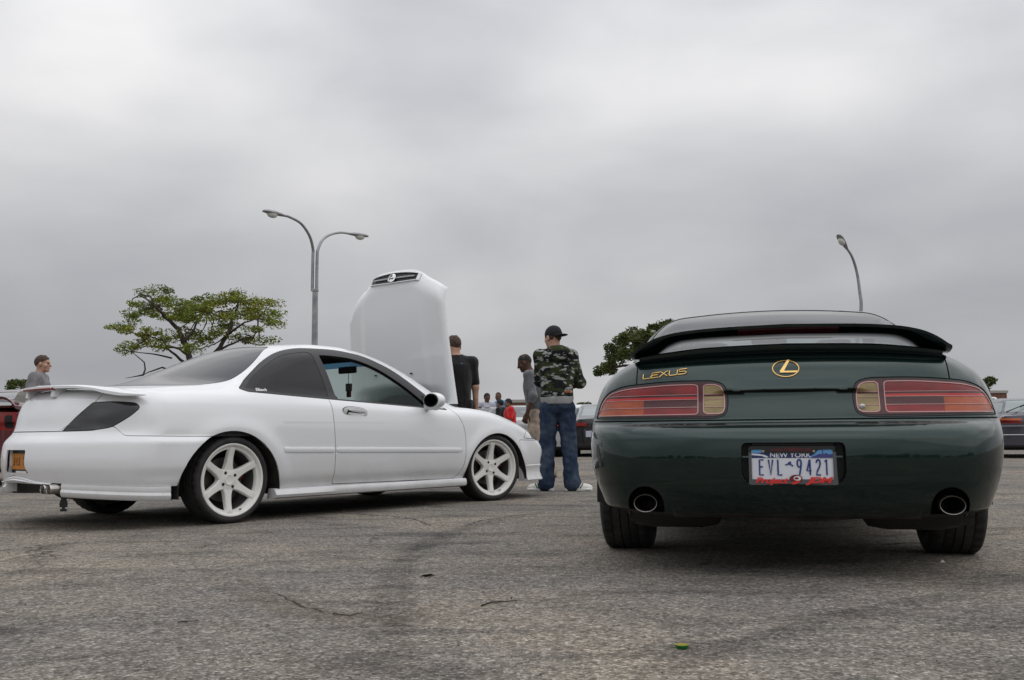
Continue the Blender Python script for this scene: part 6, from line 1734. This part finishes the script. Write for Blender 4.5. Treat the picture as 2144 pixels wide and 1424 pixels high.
def build_people():
    GREYRIB = cloth('grey_rib_knit', (.33, .33, .33)); BLACKT = cloth('black_cotton', (.010, .010, .011)); GREYH = cloth('grey_sweatshirt', (.125, .13, .14)); KHAKI = cloth('khaki_twill', (.36, .29, .235), var=.6); GREYT = cloth('heather_grey_cotton', (.20, .20, .205))
    JEAN, CAMO = denim(), camo()
    # --- man in camouflage hoodie, seen from behind
    p = pose(pelvis=(0, 0, .93), chest=(.0, -.015, 1.25), neck=(-.01, .02, 1.475), head=(-.035, .055, 1.632), look=(-.62, .75, -.10), sh=.165,
             elL=(-.185, .10, 1.17), wrL=(-.10, .30, 1.16), elR=(.245, .03, 1.15), wrR=(.13, .26, 1.13), knL=(-.10, .04, .50), anL=(-.125, .0, .085), knR=(.115, .03, .50), anR=(.145, -.03, .085), toeL=(-.93, .35, 0), toeR=(.93, -.05, 0))
    g = ground_at(1169, 1028); H = 1.64
    def hood(P):
        q = (P - (p.neck + np.array([.02, -.135, -.035])))
        f = ellip(q, (0, 0, 0), (.172, .085, .100)); f = smin(f, ellip(q, (0, .085, .035), (.125, .085, .055)), .03)
        f = smax(f, -(ellip(q, (-.01, .115, .12), (.085, .085, .10))), .02)
        return f + .006 * wob(P, 38, seed=1)
    root, _ = person('person in a camouflage hoodie, jeans and backwards black cap, seen from behind', (g[0], g[1], 0), R(0), H, p, 'light',
        top=(CAMO, .022, 1.93, .06, .010, .0045), bottom=(JEAN, .010, 1.03, .018, .0062, .99, .03), shoes=(cloth('white_leather', (.62, .61, .57), .5, .85), mat('green_stripe', (.008, .10, .045), .5)), hair=('short', HAIR['brown'], .004, -.03), h=.0115)
    lo, hi = bounds(p)
    surfnet(hood, p.neck - .26, p.neck + .26, .010).make('hood', CAMO, root)
    def rib(P):
        f = torsoC(p, P, .022, 0.2, .01) + .003
        return smax(smax(f, -.015 - ((P - p.pelvis)[:, 2]), .01), (P - p.pelvis)[:, 2] - .068, .01)
    surfnet(rib, lo, hi, .012).make('hem_band', GREYRIB, root)
    mb = MB(); mb.box((.085, -.148, 1.030), (.135, -.100, 1.055)); mb.build('hem_label', mat('orange_label', (.40, .07, .015), .6), root, bevel=.003)
    BL = mat('cap_wool', (.010, .010, .012), .85)
    def capF(P):
        q = (P - p.head) @ p.HM
        f = ellip(q, (0, -.014, .036), (.087, .107, .098))
        f = np.maximum(f, -(q[:, 2] - .022 - q[:, 1] * .14))
        br = ellip(q, (0, -.135, .004), (.072, .075, .012)); br = br + 0
        return smin(f, br + .35 * np.abs(q[:, 0]) ** 2, .012)
    cp = surfnet(capF, p.head - .24, p.head + .20, .007).make('cap', BL, root)
    # white monogram on the back of the cap, as on the photo
    LW = mat('cap_thread', (.75, .75, .75), .7)
    az = R(0)
    for path in ([(-.016, -.016), (-.016, .018), (.012, -.016), (.012, .020)], [(-.022, .024), (-.002, .004), (.020, .026)], [(-.002, .004), (-.004, -.026)]):
        pts = []
        for a, b in path:
            # on the right rear of the crown, towards the camera
            th = R(205) ; q = np.array([.090 * math.cos(R(-62) + a * 8.5), -.014 + .110 * math.sin(R(-62) + a * 8.5), .062 + b]); k = math.sqrt(max(.05, 1 - ((q[2] - .036) / .100) ** 2)); q[0] *= k; q[1] = -.014 + (q[1] + .014) * k
            pts.append(p.head + p.HM @ q)
        MB().tube(pts, .0032, 6).build('cap_monogram', LW, cp)
    # --- man in grey hoodie leaning towards the engine, in profile
    p = pose(pelvis=(.02, .0, .93), chest=(.0, .045, 1.25), neck=(-.0, .095, 1.455), head=(-.0, .175, 1.595), look=(.0, .93, -.36), sh=.185, shr=(1, 0, 0),
             elL=(-.25, .03, 1.13), wrL=(-.23, .12, .88), elR=(.25, .04, 1.13), wrR=(.22, .15, .88), knL=(-.09, .07, .52), anL=(-.06, -.05, .085), knR=(.13, -.02, .50), anR=(.15, -.16, .085), toeL=(-.1, 1, 0), toeR=(.1, 1, 0))
    g = ground_at(1127, 1001)
    root, _ = person('person in a grey hoodie and khaki trousers leaning in beside the camouflage hoodie', (g[0], g[1], 0), R(82), 1.63, p, 'dark',
        top=(GREYH, .018, 1.25, -.06, .012, .005), bottom=(KHAKI, .020, .98, .018, .006, .97, .04), hair=('shaved', HAIR['black'], .0015, .03), shoes=(mat('dark_shoe', (.02, .018, .018), .6),), h=.0115, opts=dict(curl=.9))
    def hood2(P):
        q = P - (p.neck + np.array([0, -.125, -.03])); f = ellip(q, (0, 0, 0), (.14, .07, .09)); return f + .005 * wob(P, 38)
    surfnet(hood2, p.neck - .24, p.neck + .24, .011).make('hood', GREYH, root)
    # --- man in black T-shirt behind the raised hood
    p = pose(neck=(0, .02, 1.455), head=(-.02, .06, 1.60), look=(-.35, .90, -.25), chest=(0, 0, 1.25), elL=(-.25, .05, 1.14), wrL=(-.20, .22, .98), elR=(.225, .03, 1.13), wrR=(.24, .08, .88))
    g = at_depth(961, 900, 11.2)
    root, _ = person('person in a loose black T-shirt standing behind the raised white hood', (g[0] - .03, g[1], 0), R(10), 1.70, p, 'light',
        top=(BLACKT, .020, .80, -.14, .006, .004), bottom=(BLACKT, .03, 1, .02, .008, .98), hair=('crop', HAIR['brown'], .005, .0), shoes=(mat('dark_shoe', (.02, .018, .018), .6),), h=.012)
    mb = MB(); mb.box((.035, -.128, 1.365), (.058, -.120, 1.392)); mb.build('neck_print', mat('cyan_print', (.10, .45, .60), .6), root)
    # --- man in grey T-shirt walking past the maroon car
    p = pose(neck=(0, .01, 1.46), head=(0, .055, 1.615), look=(0, 1, -.03))
    g = at_depth(76, 900, 13.6)
    person('person in a grey T-shirt with cropped hair, behind the maroon coupe', (g[0], g[1], 0), R(-82), 1.70, p, 'light',
        top=(GREYT, .02, .75, -.08, .03, .005), bottom=(JEAN, .02, 1, .02, .006, .98), hair=('crop', HAIR['brown'], .006, .012), shoes=(mat('dark_shoe', (.02, .018, .018), .6),), h=.013)
    # --- the group further back
    def far(label, px, topy, d, H, rz, skin, m_, hr, pp, arms=.7, g_=.02, up=None):
        g = at_depth(px, 900, d)
        return person(label, (g[0], g[1], 0), R(rz), H, pp, skin, top=(m_, g_, arms, -.08, .025, .005), bottom=(JEAN, .02, 1, .02, .006, .98), hair=(('crop',) + hr) if hr else None, shoes=(mat('dark_shoe', (.02, .018, .018), .6),), h=.017)
    lav = cloth('pale_lavender_cotton', (.38, .385, .44)); red = cloth('red_cotton', (.50, .016, .018)); blu = cloth('bright_blue_cotton', (.03, .25, .50))
    P1 = pose(neck=(0, .01, 1.46), head=(0, .04, 1.615), look=(.10, .95, -.1), elR=(.27, .03, 1.15), wrR=(.16, .30, 1.20), elL=(-.27, 0, 1.15))
    r1, _ = far('person in a pale lavender shirt holding a plastic cup of beer', 1019, 824, 25.5, 1.62, 205, 'brown', lav, (HAIR['black'], .010, .015), P1)
    s = 1.62 / 1.75
    cup = thing('plastic_cup', 'clear plastic cup of beer held by the person in lavender', 'cup', tuple(Matrix.Translation(r1.location) @ Matrix.Rotation(R(205), 4, 'Z') @ Vector((.14 * s, .40 * s, 1.17 * s))), 0)
    MB().lathe([(.001, 0), (.036, 0), (.046, .13), (.044, .13), (.034, .004)], 16, 'z').build('cup_wall', glass('cup_plastic', (.85, .85, .83)), cup, smooth=40)
    MB().lathe([(.001, .004), (.033, .004), (.041, .095), (.001, .095)], 16, 'z').build('beer', mat('beer', (.55, .22, .04), .3), cup, smooth=40)
    P2 = pose(head=(0, .05, 1.60), look=(-.6, .75, 0))
    far('bald person in a bright blue shirt standing behind two boys', 1047, 818, 26.5, 1.70, 120, 'brown', blu, (HAIR['black'], .0012, .04), P2)
    P3 = pose(head=(0, .05, 1.60), look=(0, 1, 0))
    far('boy in a black printed shirt standing beside the boy in red', 1050, 835, 23.5, 1.40, 60, 'tan', BLACKT, (HAIR['black'], .012, .0), P3, .8)
    r4, _ = far('boy in a bright red T-shirt standing beyond the white coupe', 1068, 833, 21.5, 1.345, 95, 'tan', red, (HAIR['black'], .010, .01), pose(head=(0, .05, 1.60), look=(0, 1, 0), elL=(-.27, .02, 1.14)), .8, .035)
build_people()
